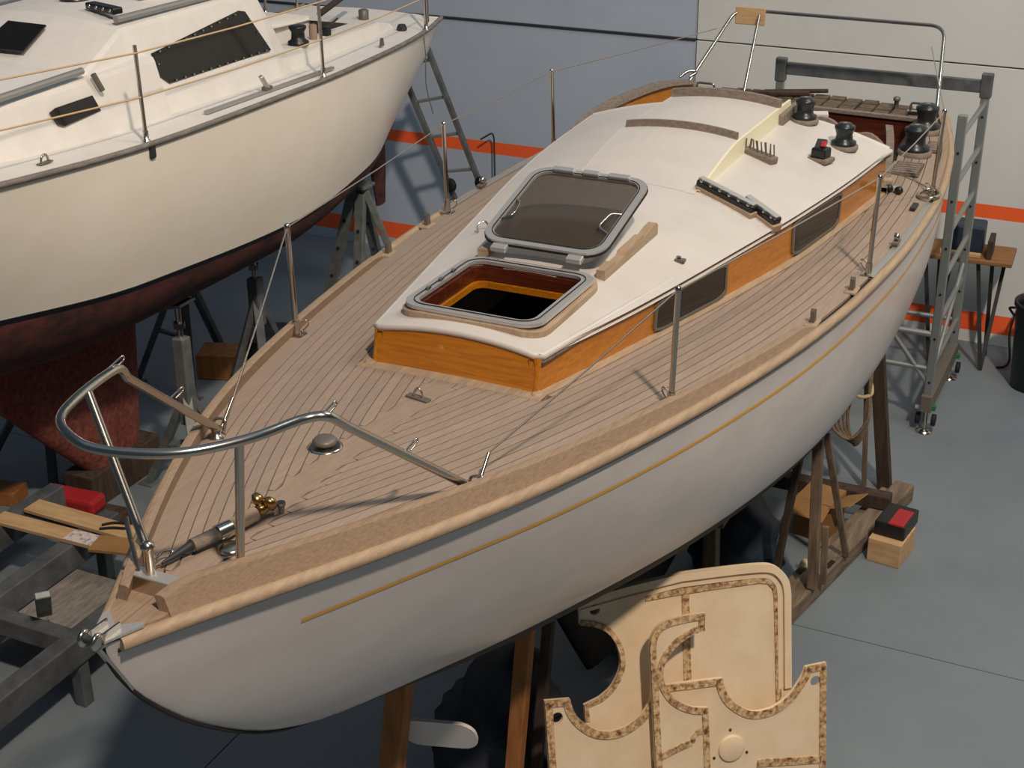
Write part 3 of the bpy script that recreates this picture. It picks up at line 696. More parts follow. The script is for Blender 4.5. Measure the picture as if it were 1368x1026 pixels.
MB().tube(smooth([(1.38, 6.98, 2.89), (1.47, 6.94, 2.90), (1.51, 7.05, 2.90), (1.45, 7.16, 2.90), (1.37, 7.10, 2.89)], 5, True), .012, 7, closed=True).build('stanchion_ring', 'steel', boat)
for dx in (0, .075):
    MB().lathe([(.006, -.02), (.028, -.014), (.028, .014), (.006, .02)], (1.16+dx, 7.02-dx*.3, dkz(1.2, 7.0)+.028), 12, axis=(.5, .8, 0)).build('turning_block', 'winch', boat)
MB().box((1.20, 7.05, dkz(1.2, 7.0)+.02), (.05, .06, .03), bevel=.006).build('turning_block_bracket', 'alu', boat)
gr = MB().box((1.17, 7.62, dkz(1.17, 7.6)+.006), (.20, .34, .014), rz=.06, bevel=.004).build('slat_step', 'teak_dark', boat)
for i in range(6): MB().box((1.17, 7.49+i*.053, dkz(1.17, 7.6)+.018), (.18, .03, .014), rz=.06, bevel=.003).build('step_slat', 'teak_grey', gr)
gr = MB().box((1.24, 8.30, dkz(1.2, 8.3)+.006), (.12, .3, .014), rz=.14, bevel=.004).build('slat_step', 'teak_dark', boat)
for i in range(5): MB().box((1.24, 8.19+i*.053, dkz(1.2, 8.3)+.018), (.11, .03, .014), rz=.14, bevel=.003).build('step_slat', 'teak_grey', gr)
MB().box((1.10, 7.10, 2.93), (.13, .07, .05), rz=.3, bevel=.015).build('corner_wedge', 'teak_rub', boat)
# stern fittings
for x, y in ((.93, 9.25), (-.93, 9.2)):
    b = MB().box((x, y, dkz(x, y)+.01), (.22, .06, .02), bevel=.004).build('mooring_cleat', 'steel', boat)
    MB().tube(fillet([(x-.08, y, dkz(x, y)+.02), (x-.08, y, dkz(x, y)+.085), (x+.08, y, dkz(x, y)+.085), (x+.08, y, dkz(x, y)+.02)], .03), .011, 8).build('cleat_bow', 'steel', b)
MB().lathe([(.02, 0), (.02, .06), (.03, .065), (.03, .09), (.01, .10)], (.72, 9.3, dkz(.7, 9.3)), 12).build('stern_vent', 'frame_grey', boat)
MB().bar((-.55, 9.12, 2.945), (-.02, 9.28, 2.955), .07, .03, bevel=.006).build('tiller', 'dark_wood', boat)
MB().tube([(-.4, 9.2, 2.95), (.12, 9.36, 2.97)], .018, 8).build('boom_crutch', 'dark_wood', boat)
MB().tube(smooth([(-.95, 8.55, 3.16), (-.90, 8.62, 3.2), (-.84, 8.66, 3.19), (-.88, 8.60, 3.16)], 5), .012, 8).build('coaming_loop', 'steel', boat)
# pushpit
ZQ = 3.505; pr = [(1.02, 9.10, 2.90), (1.00, 9.70, ZQ), (.97, 9.86, ZQ), (-.90, 9.84, ZQ), (-.95, 9.66, ZQ), (-1.10, 8.75, 2.90)]
pr = [(1.06, 9.28, 2.90), (.955, 9.86, ZQ-.01), (-.88, 9.83, ZQ), (-1.09, 9.02, 2.90)]
ps = MB().tube(fillet(pr, .13, 8), .0165, 12).build('pushpit', 'steel', boat)
MB().tube([(1.04, 9.36, 2.90), (.97, 9.77, ZQ-.11)], .0125, 10).build('pushpit_leg', 'steel', ps)
MB().tube([(-.66, 9.83, ZQ), (-.60, 9.27, 2.91)], .0145, 10).build('pushpit_leg', 'steel', ps)
MB().box((-.74, 9.80, ZQ-.045), (.27, .03, .155), rz=.03, bevel=.006).build('pushpit_board', 'pale_wood', ps)

# ================================================================== SECOND BOAT
XC = -4.75
b2 = thing('sailboat', (XC, 6, .28), 'cream-hulled sailboat with worn red keel and dark cabin windows beside the wall', 'sailboat')
HR = pchip([.6, 2.2, 3.3, 4.7, 6.7, 8.1, 9.5, 9.95], [.75, 1.17, 1.31, 1.345, 1.30, 1.16, .90, .80])
ZR = pchip([.6, 2.2, 3.3, 4.7, 6.7, 8.1, 9.5, 9.95], [3.66, 3.52, 3.41, 3.31, 3.25, 3.20, 3.15, 3.17])
HW = pchip([.6, 2.2, 3.3, 4.7, 6.7, 8.1, 9.2, 9.95], [.08, .62, .95, 1.15, 1.15, .99, .62, .35])
ZW = pchip([.6, 2.2, 3.3, 4.75, 6.75, 8.1, 9.2, 9.95], [2.72, 2.55, 2.42, 2.25, 2.12, 2.16, 2.22, 2.35])
ZB = pchip([.6, 2.2, 3.3, 4.7, 6.7, 8.1, 9.5, 9.95], [2.6, 2.05, 1.78, 1.62, 1.62, 1.76, 2.04, 2.25])
t_ = MB(); st_ = MB(); an_ = MB(); ys2 = frange(.6, 9.95, .2)
def sec2(y):
    hr, zr, hw, zw = HR(y), ZR(y), HW(y), ZW(y); out = []
    for k in range(15):
        t = k/14; bul = math.sin(t*math.pi)*.045; out.append((hw+(hr-hw)*t+bul*1.0*(1-.2*t), zw+(zr-zw)*t))
    return out
for sgn in (1, -1):
    Ra, Rb, Rc = [], [], []
    for y in ys2:
        s = sec2(y); Ra.append([(XC+sgn*a, y, b) for a, b in s])
        hw, zw, zb = HW(y), ZW(y), ZB(y); Rb.append([(XC+sgn*(hw-.0), y, zw), (XC+sgn*(hw*.985-.015), y, zw-.05)])
        a0, z0 = hw*.985-.015, zw-.05
        Rc.append([(XC+sgn*a0*math.cos(k/10*math.pi/2)**.8, y, z0-(z0-zb)*math.sin(k/10*math.pi/2)**1.15) for k in range(11)])
    t_.grid(Ra); st_.grid(Rb); an_.grid(Rc)
s = sec2(9.95); t_.add([(XC+a, 9.95, b) for a, b in s]+[(XC-a, 9.95, b) for a, b in s[::-1]], [tuple(range(30))])
t_.build('hull', 'hull2', b2, normals=True); st_.build('boot_stripe', 'stripe2', b2, normals=True); an_.build('bottom', 'antired', b2, normals=True)
foil_mesh([(.30, 5.02, 5.72, .16, XC), (.8, 4.55, 5.80, .15, XC), (1.35, 4.05, 5.86, .13, XC), (1.75, 3.4, 6.0, .13, XC)], 'keel', 'keelred', b2)
foil_mesh([(1.12, 9.88, 10.06, .035, XC), (1.5, 9.80, 10.10, .045, XC), (2.2, 9.72, 10.12, .05, XC)], 'rudder', 'antired', b2)
# deck, rail, cockpit
mb = MB(); mb.grid([[(XC+HR(y)*k, y, ZR(y)-.01+.03*(1-k*k)) for k in np.linspace(-1, 1, 13)] for y in ys2 if y < 7.2] ); mb.grid([[(XC+sg*x, y, ZR(y)-.01+.03*(1-(x/HR(y))**2)) for x in np.linspace(.42*HR(y)/1.2, HR(y), 5)] for sg in (1,) for y in frange(7.1, 9.4, .2)]); mb.grid([[(XC-x, y, ZR(y)-.01+.03*(1-(x/HR(y))**2)) for x in np.linspace(.42*HR(y)/1.2, HR(y), 5)] for y in frange(7.1, 9.4, .2)]); mb.grid([[(XC+HR(y)*k, y, ZR(y)-.01+.03*(1-k*k)) for k in np.linspace(-1, 1, 9)] for y in frange(9.3, 9.95, .1)])
mb.build('deck', 'deck2', b2, normals=True)
for sgn in (1, -1): MB().tube([(XC+sgn*(HR(y)+.004), y, ZR(y)-.005) for y in ys2], .022, 8).build('gunwale_rail', 'greyrail', b2)
MB().box((XC, 8.2, 2.75), (1.3, 2.2, .04)).build('cockpit_sole', 'deck2', b2)
for sgn in (1, -1):
    rows = [[(XC+sgn*(a), y, ZR(y)), (XC+sgn*(a-.04), y, ZR(y)+h), (XC+sgn*(a-.24), y, ZR(y)+h), (XC+sgn*(a-.26), y, 2.75)] for y, a, h in ((6.9, .90, .20), (7.4, .86, .16), (8.2, .78, .14), (9.0, .66, .12), (9.35, .6, .05))]
    mb = MB(); mb.grid(rows, smooth=False); mb.add(rows[-1], [(0, 1, 2, 3)]); mb.build('coaming', 'deck2', b2, normals=True)
# low coachroof forward and doghouse aft
def block(rows, name, mat, parent=None):
    """rows: list of (y, half base, z base, half top, z top, crown)"""
    rr = []
    for y, hb, zb, ht, zt, cr in rows:
        r = [(XC+hb, y, zb), (XC+ht+.015, y, zt-.03)]+[(XC+ht*k, y, zt+cr*(1-k*k)) for k in np.linspace(1, -1, 11)]+[(XC-ht-.015, y, zt-.03), (XC-hb, y, zb)]
        rr.append(r)
    mb = MB(); mb.grid(rr, smooth=False); mb.add(rr[0], [tuple(range(len(rr[0])))]); mb.add(rr[-1], [tuple(range(len(rr[0])))])
    return mb.build(name, mat, parent or b2, normals=True)
block([(2.0, .55, 3.50, .35, 3.56, .03), (3.0, .80, 3.44, .68, 3.69, .05), (3.9, .93, 3.36, .82, 3.70, .06), (4.9, .98, 3.30, .86, 3.71, .06), (5.4, .98, 3.28, .86, 3.71, .06)], 'coachroof', 'deck2')
dog = block([(4.62, .86, 3.66, .80, 3.70, .05), (5.25, .93, 3.29, .70, 3.93, .06), (6.4, .96, 3.24, .72, 3.93, .06), (6.92, .94, 3.22, .72, 3.90, .05), (7.12, .92, 3.2, .80, 3.48, .04)], 'doghouse', 'deck2')
# windows: side panes set just off the sloped sides
def slab(pts, th, name, mat, parent):
    P = [V(p) for p in pts]; n = (P[1]-P[0]).cross(P[2]-P[0]).normalized(); k = len(P)
    mb = MB(); mb.add(P+[p+n*th for p in P], [tuple(range(k, 2*k)), tuple(range(k))[::-1]]+[(i, (i+1) % k, (i+1) % k+k, i+k) for i in range(k)]); return mb.build(name, mat, parent, normals=True)
def dogx(y, z):
    t = (z-3.26)/(3.90-3.26); return (.955+(.735-.955)*t)
for sgn in (1, -1):
    outl = [(5.47, 3.72), (5.46, 3.56), (5.54, 3.49), (6.86, 3.47), (6.70, 3.80), (6.62, 3.82)]
    pts = [(XC+sgn*(dogx(y, z)+.004), y, z) for y, z in outl]
    wv = slab(pts if sgn < 0 else pts[::-1], .012, 'side_window', 'pane', dog)
    n_ = 0
    for (ya, za), (yb, zb) in zip(outl, outl[1:]+outl[:1]):
        L = math.hypot(yb-ya, zb-za)
        for k in range(int(L/.11)):
            t = (k+.5)/max(1, int(L/.11)); y = ya+(yb-ya)*t; z = za+(zb-za)*t; cy, cz = 6.15, 3.64
            y += (cy-y)*.03; z += (cz-z)*.08
            MB().lathe([(.008, 0), (.005, .005)], (XC+sgn*(dogx(y, z)+.016), y, z), 6, axis=(sgn, 0, .3)).build('screw', 'steel', wv)
    pts = [(XC+sgn*(.98-.12*(z-3.3)/.4+.008), y, z) for y, z in ((4.24, 3.585), (4.27, 3.50), (4.32, 3.475), (4.70, 3.49), (4.67, 3.60), (4.30, 3.60))]
    slab(pts if sgn < 0 else pts[::-1], .012, 'side_window', 'pane', b2)
    MB().tube([(XC+sgn*.85, 3.2, 3.755), (XC+sgn*.84, 4.66, 3.765)], .026, 8).build('grab_rail', 'greybar', b2)
    MB().tube([(XC+sgn*.66, 5.28, 3.985), (XC+sgn*.70, 6.9, 3.965)], .026, 8).build('grab_rail', 'greybar', b2)
    MB().tube([(XC+sgn*.93, 4.74, 3.62), (XC+sgn*.90, 4.70, 3.74)], .02, 8).build('vent_pipe', 'frame_grey', b2)
# windscreen panes on the sloped front
def front_pt(x, t): return V((XC+x, 4.62+.63*t-.010, 3.72+.235*t+.055*(1-(x/.75)**2)+.010))
for sg in (1, -1):
    c0 = -.20+sg*.27; P = [front_pt(c0-sg*.20, .17), front_pt(c0+sg*.20, .20), front_pt(c0+sg*.15, .70), front_pt(c0-sg*.20, .70)]
    slab(P if sg > 0 else P[::-1], .012, 'front_window', 'pane', dog)
rc = MB().box((XC+.42, 5.45, 4.02), (.36, .09, .05), rz=-.30, bevel=.012).build('rope_clutch', 'black', dog)
for i in range(4):
    MB().lathe([(.014, 0), (.014, .008), (.006, .012)], (XC+.42+(i-1.5)*.085, 5.405-(i-1.5)*.026, 4.025), 10, axis=(-.2, -1, .3)).build('clutch_roller', 'steel', rc)
vt = MB().lathe([(.12, 0), (.115, .02), (.09, .05), (.03, .065)], (XC-.10, 5.75, 4.0), 20).build('dorade_vent', 'steel', dog)
MB().bar((XC+.15, 6.05, 4.03), (XC+.22, 6.45, 4.03), .09, .06, bevel=.01).build('hatch_slide', 'dark_wood', dog)
MB().tube([(XC+.34, 5.95, 4.03), (XC+.42, 6.45, 4.03)], .04, 10).build('sail_cover_roll', 'white_cap', dog)
# stanchions, lifelines
P2 = [(-3.47, 2.2), (-3.455, 4.70), (-3.50, 7.05), (-3.83, 9.42)]
tp = []
for i, (x, y) in enumerate(P2):
    for sgn in (1, -1):
        xx = XC+sgn*(x-XC); z = ZR(y); h = .66
        so = MB().tube([(xx, y, z-.02), (xx-sgn*.01, y, z+h)], .014, 10).build('stanchion', 'steel', b2)
        MB().lathe([(.03, -.01), (.03, .01), (.02, .015), (.02, .08)], (xx, y, z), 12).build('socket', 'steel', so)
        if sgn > 0: tp.append(V((xx, y, z)))
        if sgn > 0 and i == 1: MB().box((xx+.045, y-.01, z-.06), (.04, .06, .10), bevel=.015).build('shackle', 'steel_dark', so)
for hh in (.61, .31):
    for sgn in (1, -1):
        q = [V((XC+sgn*(p.x-XC), p.y, p.z+hh)) for p in tp]
        for a, b in zip(q[:-1], q[1:]): MB().tube([a, (a+b)/2-V((0, 0, .012)), b], .0065, 6).build('lifeline', 'line', b2)
for y, a in ((5.15, 1), ):
    pass
for sgn in (1, -1):
    MB().tube([(XC+sgn*.76, 9.75, ZR(9.7)-.02), (XC+sgn*.74, 9.78, ZR(9.7)+.7)], .014, 10).build('stern_post', 'steel', b2)
    tk = MB().bar((XC+sgn*1.17, 5.55, ZR(5.5)+.015), (XC+sgn*1.15, 7.35, ZR(7.3)+.018), .035, .022).build('genoa_track', 'greybar', b2)
    MB().box((XC+sgn*1.165, 6.36, ZR(6.4)+.04), (.05, .09, .03), bevel=.006).build('track_car', 'frame_grey', tk)
    MB().bar((XC+sgn*1.17, 6.36, ZR(6.4)+.04), (XC+sgn*1.14, 6.32, ZR(6.4)+.14), .05, .035, bevel=.008).build('sheet_block', 'alu', tk)
    MB().tube(smooth([(XC+sgn*1.15, 3.82, ZR(3.8)), (XC+sgn*1.15, 3.84, ZR(3.8)+.05), (XC+sgn*1.15, 3.88, ZR(3.8)+.05), (XC+sgn*1.15, 3.90, ZR(3.8))], 4), .008, 6).build('deck_eye', 'steel', b2)
    MB().box((XC+sgn*1.15, 3.86, ZR(3.8)+.004), (.04, .12, .01), bevel=.003).build('eye_plate', 'frame_grey', b2)
    MB().lathe([(.09, 0), (.09, .03), (.06, .05), (.055, .11), (.075, .14), (.075, .16), (.03, .165)], (XC+sgn*.76, 7.45, ZR(7.4)+.16), 20).build('winch', 'black', b2)
    MB().lathe([(.035, 0), (.035, .12), (.02, .13)], (XC+sgn*.70, 7.78, ZR(7.7)+.15), 12).build('winch_post', 'teak_rail', b2)
    cl = MB().box((XC+sgn*.68, 8.02, ZR(8)+.18), (.07, .07, .09), bevel=.01).build('cam_cleat', 'black', b2)
    MB().tube([(XC+sgn*.68, 8.02, ZR(8)+.21), (XC+sgn*.66, 8.25, ZR(8)+.25)], .01, 7).build('cleat_handle', 'steel_dark', cl)
    MB().prism([(-.03, 0), (.03, 0), (.015, .07), (-.01, .07)], (XC+sgn*.98, 8.45, ZR(8.4)+.01), (0, 1, 0), (0, 0, 1), .02).build('fairlead', 'frame_grey', b2, normals=True)
    MB().lathe([(.05, 0), (.05, .02), (.035, .05)], (XC+sgn*.72, 9.30, ZR(9.3)+.01), 14).build('deck_filler', 'steel_dark', b2)
# loose gear in the cockpit belongs to the boat: tiller and boom crutch
MB().tube([(XC+.25, 8.6, 3.40), (XC+.05, 9.5, 3.45)], .03, 8).build('tiller', 'dark_wood', b2)
MB().lathe([(.05, 0), (.05, .09), (.03, .1)], (XC+.15, 9.55, ZR(9.5)+.02), 12).build('outboard_clamp', 'frame_grey', b2)
MB().tube(smooth([(XC+.9, 9.4, ZR(9.4)-.04), (XC+.905, 9.42, 2.9), (XC+.88, 9.46, 2.6), (XC+.9, 9.55, 2.3)], 6), .006, 6).build('hanging_line', 'rope_dark', b2)

# ================================================================== PAINTED BULKHEAD PANELS LEANING UNDER THE HULL
PO = V((1.376, 3.776, 0)); PU = V((.722, .692, 0)); PWv = V((-.144, .150, .978)); PN = PU.cross(PWv).normalized(); Pn = V((.692, -.722, 0))
def arc(c, r, a0, a1, n=10): return [(c[0]+r*math.cos(math.radians(a0+(a1-a0)*i/n)), c[1]+r*math.sin(math.radians(a0+(a1-a0)*i/n))) for i in range(n+1)]
def with_hole(poly, i, c, r):
    """keyhole polygon: bridge from vertex i to a round hole"""
    p = poly[i]; a0 = math.degrees(math.atan2(p[1]-c[1], p[0]-c[0])); h = arc(c, r, a0, a0-360, 14); return poly[:i+1]+h+poly[i:]
def ribbon(path, O, w, name, parent, mat='rust', side=0, lift=.02, th=.009):
    """flange strip of width w along a (u,w) path on the front of a panel; side shifts it to one side of the path"""
    n = len(path); rows = []
    for i in range(n):
        a = V((*path[max(0, i-1)], 0)); b = V((*path[min(n-1, i+1)], 0)); t = (b-a).normalized(); nn = V((-t.y, t.x, 0)); p = V((*path[i], 0))
        l = p+nn*(side+w/2); r = p+nn*(side-w/2)
        f = lambda q, h: O+PU*q.x+PWv*q.y+PN*h
        rows.append([f(l, lift), f(l, lift+th), f(r, lift+th), f(r, lift)])
    mb = MB(); mb.grid(rows, smooth=False, wrap=True); mb.add(rows[0], [(0, 1, 2, 3)]); mb.add(rows[-1], [(0, 1, 2, 3)]); return mb.build(name, mat, parent, normals=True)
# A: tall rear panel with rounded corner
topA = [(-1.058, 1.545), (-.747, 1.571), (-.436, 1.585), (-.163, 1.568), (.06, 1.548), (.15, 1.523), (.205, 1.475), (.24, 1.41), (.25, 1.33), (.235, .74)]
sm2 = lambda P, n=4: [(float(p.x), float(p.y)) for p in smooth([V((*q, 0)) for q in P], n)]
cutA = [(-1.062, 1.388), (-.984, 1.366), (-.908, 1.318), (-.853, 1.234), (-.832, 1.129), (-.85, 1.052), (-.902, .975), (-.972, .929), (-1.067, .902), (-1.067, .80)]
topA = topA[:2]+sm2(topA[2:9])+topA[9:]; cutA = [cutA[0]]+sm2(cutA[1:8])+cutA[8:]
polyA = topA[::-1]+[cutA[0]]+cutA[1:]+[(-1.08, .02), (.22, .02)]
polyA = with_hole(polyA, polyA.index(cutA[0]), (-.965, 1.462), .032)
pa = MB().prism(polyA, PO, PU, PWv, .02).build('bulkhead_panel', 'ivory', None, label='tall cream bulkhead panel with rounded corner and half-round cut, rearmost under the hull', cat='panel', group='rusty bulkhead panels')
ribbon(topA, PO, .045, 'edge_moulding', pa, 'ivory', side=-.024, th=.022); ribbon(topA, PO, .02, 'edge_bead', pa, 'ivory', side=-.075, th=.012)
ribbon([(-.66, 1.474), (-.604, 1.474), (-.442, 1.472), (-.2, 1.462), (.06, 1.447), (.115, 1.43), (.15, 1.385), (.160, 1.33), (.150, .40)], PO, .034, 'flange', pa)
ribbon([(-.415, 1.45), (-.432, .60)], PO, .045, 'flange', pa); ribbon(cutA, PO, .03, 'flange', pa, side=.015)
# C: wide front panel with two half-round cuts and raised middle tab
OC = PO+Pn*.10
arcl = [(-1.182, 1.031), (-1.168, .965), (-1.135, .90), (-1.083, .842), (-1.03, .803), (-.967, .782), (-.905, .779), (-.846, .792), (-.785, .823), (-.735, .865), (-.70, .92)]
arcr = [(-.25, .959), (-.243, .905), (-.22, .845), (-.185, .795), (-.133, .748), (-.08, .715), (-.022, .70), (.055, .703), (.122, .727), (.18, .765), (.225, .812), (.262, .862), (.286, .916)]
arcl = sm2(arcl); arcr = sm2(arcr)
polyC = [(-1.335, .02), (.39, .02), (.424, .915)]+arcr[::-1]+[(-.586, .99), (-.69, 1.0)]+arcl[::-1]+[(-1.329, 1.05)]
polyC = with_hole(polyC, len(polyC)-1, (-1.262, .93), .034)
i2 = [i for i, p in enumerate(polyC) if p == (.424, .915)][0]; polyC = with_hole(polyC, i2, (.35, .81), .034)
pc = MB().prism(polyC, OC, PU, PWv, .02).build('bulkhead_panel', 'ivory', None, label='wide cream bulkhead panel with two half-round cuts and a raised middle tab', cat='panel', group='rusty bulkhead panels')
ribbon(arcl, OC, .045, 'flange', pc, side=-.022); ribbon(arcr, OC, .045, 'flange', pc, side=-.022)
ribbon([(-.69, .978), (-.586, .968), (-.262, .938)], OC, .04, 'flange', pc); ribbon([(-1.308, 1.04), (-1.314, .04)], OC, .042, 'flange', pc); ribbon([(-1.329, 1.03), (-1.19, 1.012)], OC, .04, 'flange', pc)
ribbon([(.402, .90), (.37, .04)], OC, .042, 'flange', pc); ribbon([(.29, .896), (.42, .896)], OC, .04, 'flange', pc); ribbon([(-.05, .372), (.37, .30)], OC, .045, 'flange', pc)
for c in ((-.213, .507), (-.63, .575)):
    MB().lathe([(.082, 0), (.082, .012), (.075, .016), (.012, .016)], OC+PU*c[0]+PWv*c[1]+PN*.02, 26, axis=PN).build('round_cover', 'ivory', pc)
for dx, dy in ((-.11, -.04), (.10, -.05), (0, .115)):
    MB().lathe([(.01, 0), (.007, .006)], OC+PU*(-.213+dx)+PWv*(.507+dy)+PN*.02, 8, axis=PN).build('screw', 'steel_dark', pc)
# B: narrow hooked panel in front
OB = PO+Pn*.17
cutB = [(-.378, 1.318), (-.43, 1.314), (-.473, 1.302), (-.535, 1.272), (-.584, 1.233), (-.625, 1.18), (-.642, 1.13), (-.642, 1.07), (-.622, 1.014), (-.585, .953), (-.533, .905), (-.46, .865), (-.378, .846)]
topB = [(-.373, 1.423), (-.46, 1.43), (-.548, 1.428), (-.605, 1.422), (-.655, 1.402), (-.69, 1.365), (-.71, 1.32), (-.716, 1.26), (-.718, .02)]
cutB = sm2(cutB); topB = sm2(topB[:-1])+topB[-1:]
polyB = [(-.39, .02)]+cutB[::-1]+topB
pb = MB().prism(polyB, OB, PU, PWv, .02).build('bulkhead_panel', 'ivory', None, label='narrow hook-shaped cream panel with C-shaped cut, frontmost of the rusty panels', cat='panel', group='rusty bulkhead panels')
ribbon(topB, OB, .038, 'flange', pb, side=.019); ribbon(cutB, OB, .038, 'flange', pb, side=-.019) ; ribbon([(-.398, .83), (-.405, .04)], OB, .038, 'flange', pb); ribbon([(-.392, 1.415), (-.397, 1.325)], OB, .038, 'flange', pb)
ribbon([(-.70, .60), (-.58, .635), (-.49, .655)], OB, .035, 'flange', pb); ribbon(arc((-.43, .655), .055, 180, 40, 8), OB, .03, 'flange', pb)

# ================================================================== TIMBERS AND CLUTTER UNDER THE HULL
def hull_z(x, y):
    """height of the hull skin above point (x, y)"""
    lo_, hi_ = Zk(y), Zs(y)
    for _ in range(30):
        m = (lo_+hi_)/2
        if hx(y, m) < abs(x): lo_ = m
        else: hi_ = m
    return lo_
def prop(foot, top, w, d, mat, label, cat='prop', name='timber_prop', group=None):
    return MB().bar(foot, top, w, d, bevel=.006).build(name, mat, None, label=label, cat=cat, group=group)
G = 'timber props under the main hull'
prop((1.20, 8.02, 0), (.97, 7.98, 1.62), .11, .09, 'dark_wood', 'dark upright timber prop nearest the scaffold', group=G)
prop((1.04, 7.95, 0), (.945, 7.9, 1.55), .035, .05, 'old_wood', 'thin pale batten standing beside the dark prop', group=G)
prop((.79, 6.08, 0), (.97, 5.92, 1.45), .05, .08, 'dark_wood', 'dark prop leaning right above the cradle beam', group=G)
prop((1.10, 6.02, .158), (1.02, 6.12, 1.45), .07, .07, 'old_wood', 'thick straight grey-brown prop standing on the cradle beam', group=G)
prop((1.22, 6.55, .16), (1.05, 6.25, 1.30), .05, .03, 'old_wood', 'pale grey batten leaning left over the cradle beam', group=G)
prop((1.16, 6.10, .158), (1.13, 6.14, .62), .045, .03, 'old_wood', 'short pale stake standing on the cradle beam', group=G)
cb = thing('cradle_runner', (1.1, 6.4, 0), 'long weathered timber cradle beam on the floor beneath the hull', 'beam')
MB().bar((.80, 4.85, .075), (1.38, 7.92, .075), .16, .15, bevel=.012).build('beam', 'old_wood_y', cb)
MB().bar((.68, 4.95, .05), (1.235, 7.85, .05), .07, .10, bevel=.01).build('side_batten', 'old_wood_y', cb)
MB().box((1.135, 6.40, .152), (.04, .12, .006), rz=-.19, bevel=.002).build('slot', 'caulk', cb)
MB().bar((-.9, 7.42, .215), (1.36, 7.42, .215), .12, .12, bevel=.01).build('cross_timber', 'dark_wood', None, label='dark cross timber lying over the cradle beam', cat='beam')
cs = thing('support_stand', (.58, 5.25, 0), 'rough grey support post with a pale strut, behind the cream panels', 'stand')
MB().bar((.58, 5.25, 0), (.56, 5.2, 1.02), .10, .10, bevel=.01).build('post', 'old_wood', cs); MB().bar((.56, 5.22, .97), (.78, 5.55, 1.22), .05, .05, bevel=.006).build('strut', 'old_wood', cs)
MB().box((.56, 5.22, 1.04), (.2, .16, .05), bevel=.008).build('cap_block', 'old_wood', cs)
# rope hank hanging on the stern prop
rh = []
for k in range(5):
    q = .022*k; rh += smooth([(1.02, 7.80-.03*k, 1.22-.01*k), (.93-q, 7.76-.03*k, 1.0-q), (.885-q*1.2, 7.74-.03*k, .74-q*.4), (.97-q*.3, 7.72-.03*k, .50+q*1.2), (1.05+q*.2, 7.74-.03*k, .70+q), (1.04+q*.2, 7.78-.03*k, 1.0)], 6, True)
rp_ = MB().tube(rh, .014, 7).build('rope_hank', 'rope_dark', None, label='hank of grey-brown rope hanging on the dark stern prop', cat='rope')
MB().tube(smooth([(.94, 7.66, 1.0), (1.0, 7.63, .98), (1.07, 7.68, 1.0), (1.02, 7.84, 1.03), (.95, 7.82, 1.02)], 6, True), .016, 7, closed=True).build('rope_wrap', 'rope', rp_)
# cardboard box with open flaps
bx = thing('cardboard_box', (1.12, 7.0, 0), 'brown cardboard box with open flaps under the stern props', 'box')
MB().box((.87, 7.10, .17), (.30, .30, .34), rz=-.15).build('carton', 'card', bx)
MB().bar((1.03, 7.02, .34), (1.19, 6.97, .42), .28, .008, up=(0, 0, 1)).build('flap', 'card', bx); MB().bar((.85, 6.94, .34), (.82, 6.80, .27), .30, .008).build('flap', 'card', bx)
MB().box((.93, 6.945, .20), (.10, .004, .12), rz=-.15).build('label_sheet', 'paper', bx)
# pale wooden crate with a dark case on it
MB().box((1.47, 6.98, .10), (.26, .34, .20), rz=-.12, bevel=.006).build('wooden_crate', 'pale_wood', None, label='pale plywood crate on the floor beside the cradle beam', cat='crate')
tc = thing('tool_case', (1.42, 7.05, .2), 'black case with red lid on the pale plywood crate', 'case')
MB().box((1.48, 7.05, .26), (.24, .34, .12), rz=-.12, bevel=.012).build('case_body', 'black', tc); MB().box((1.52, 7.0, .325), (.12, .26, .02), rz=-.12, bevel=.006).build('case_lid', 'red', tc)
cn = thing('paint_tin', (1.02, 5.72, .15), 'small cream tin standing on the cradle beam', 'tin')
MB().lathe([(.05, 0), (.052, .004), (.05, .01), (.05, .085), (.053, .09), (.053, .095), (.046, .095), (.046, .07)], (.965, 5.72, .15), 18).build('tin', 'can', cn); MB().lathe([(.03, 0), (.012, .015)], (.965, 5.72, .22), 10).build('lid', 'steel', cn)
ys_ = thing('scrap_block', (1.0, 6.2, .15), 'yellowish crumpled scrap lying between the props', 'scrap')
MB().lathe([(.05, 0), (.06, .02), (.04, .045), (.01, .05)], (.985, 6.30, .152), 7, smooth=False).build('scrap', 'can', ys_)
# thin cord hanging beside the panels
MB().tube([(1.62, 4.2, .95), (1.30, 6.4, 1.15)], .004, 5).build('cord', 'rope', None, label='thin pale cord stretched from the panels up to the hull', cat='cord') if False else None
# keel blocks and props under the bow
MB().box((0, 5.3, .07), (.5, .9, .14), bevel=.01).build('keel_block', 'old_wood_y', None, label='thick timber block under the dark keel of the main boat', cat='block')
prop((-.38, 2.30, 0), (-.18, 2.33, 1.66), .12, .10, 'orange_wood', 'brown timber prop under the bow, nearest the stem', group=G)
prop((.10, 2.98, 0), (.20, 3.02, 1.50), .09, .08, 'orange_wood', 'orange-brown timber prop between the bow and the panels', group=G)
prop((.16, 3.18, 0), (.26, 3.20, 1.48), .06, .06, 'dark_wood', 'dark thin prop right behind the orange-brown one', group=G)
MB().prism(rrect(.42, .24, .10), (-.085, 2.50, .98), (.95, .3, 0), (0, -.35, .93), .02).build('oval_board', 'white_cap', None, label='white oval board fixed to the brown prop under the bow', cat='board')
tp_ = MB()
rows = []
for i in range(15):
    r = []
    for k in range(24):
        a = 2*math.pi*k/24; t = i/14; rr = (.40*(1-t)**.5+.02)*(1+.12*math.sin(3*a+i)+.06*math.sin(7*a+2*i)); r.append((-.22+rr*1.1*math.cos(a)+.1*t, 3.48+rr*.9*math.sin(a)+.1*t, .85*t**.8))
    rows.append(r)
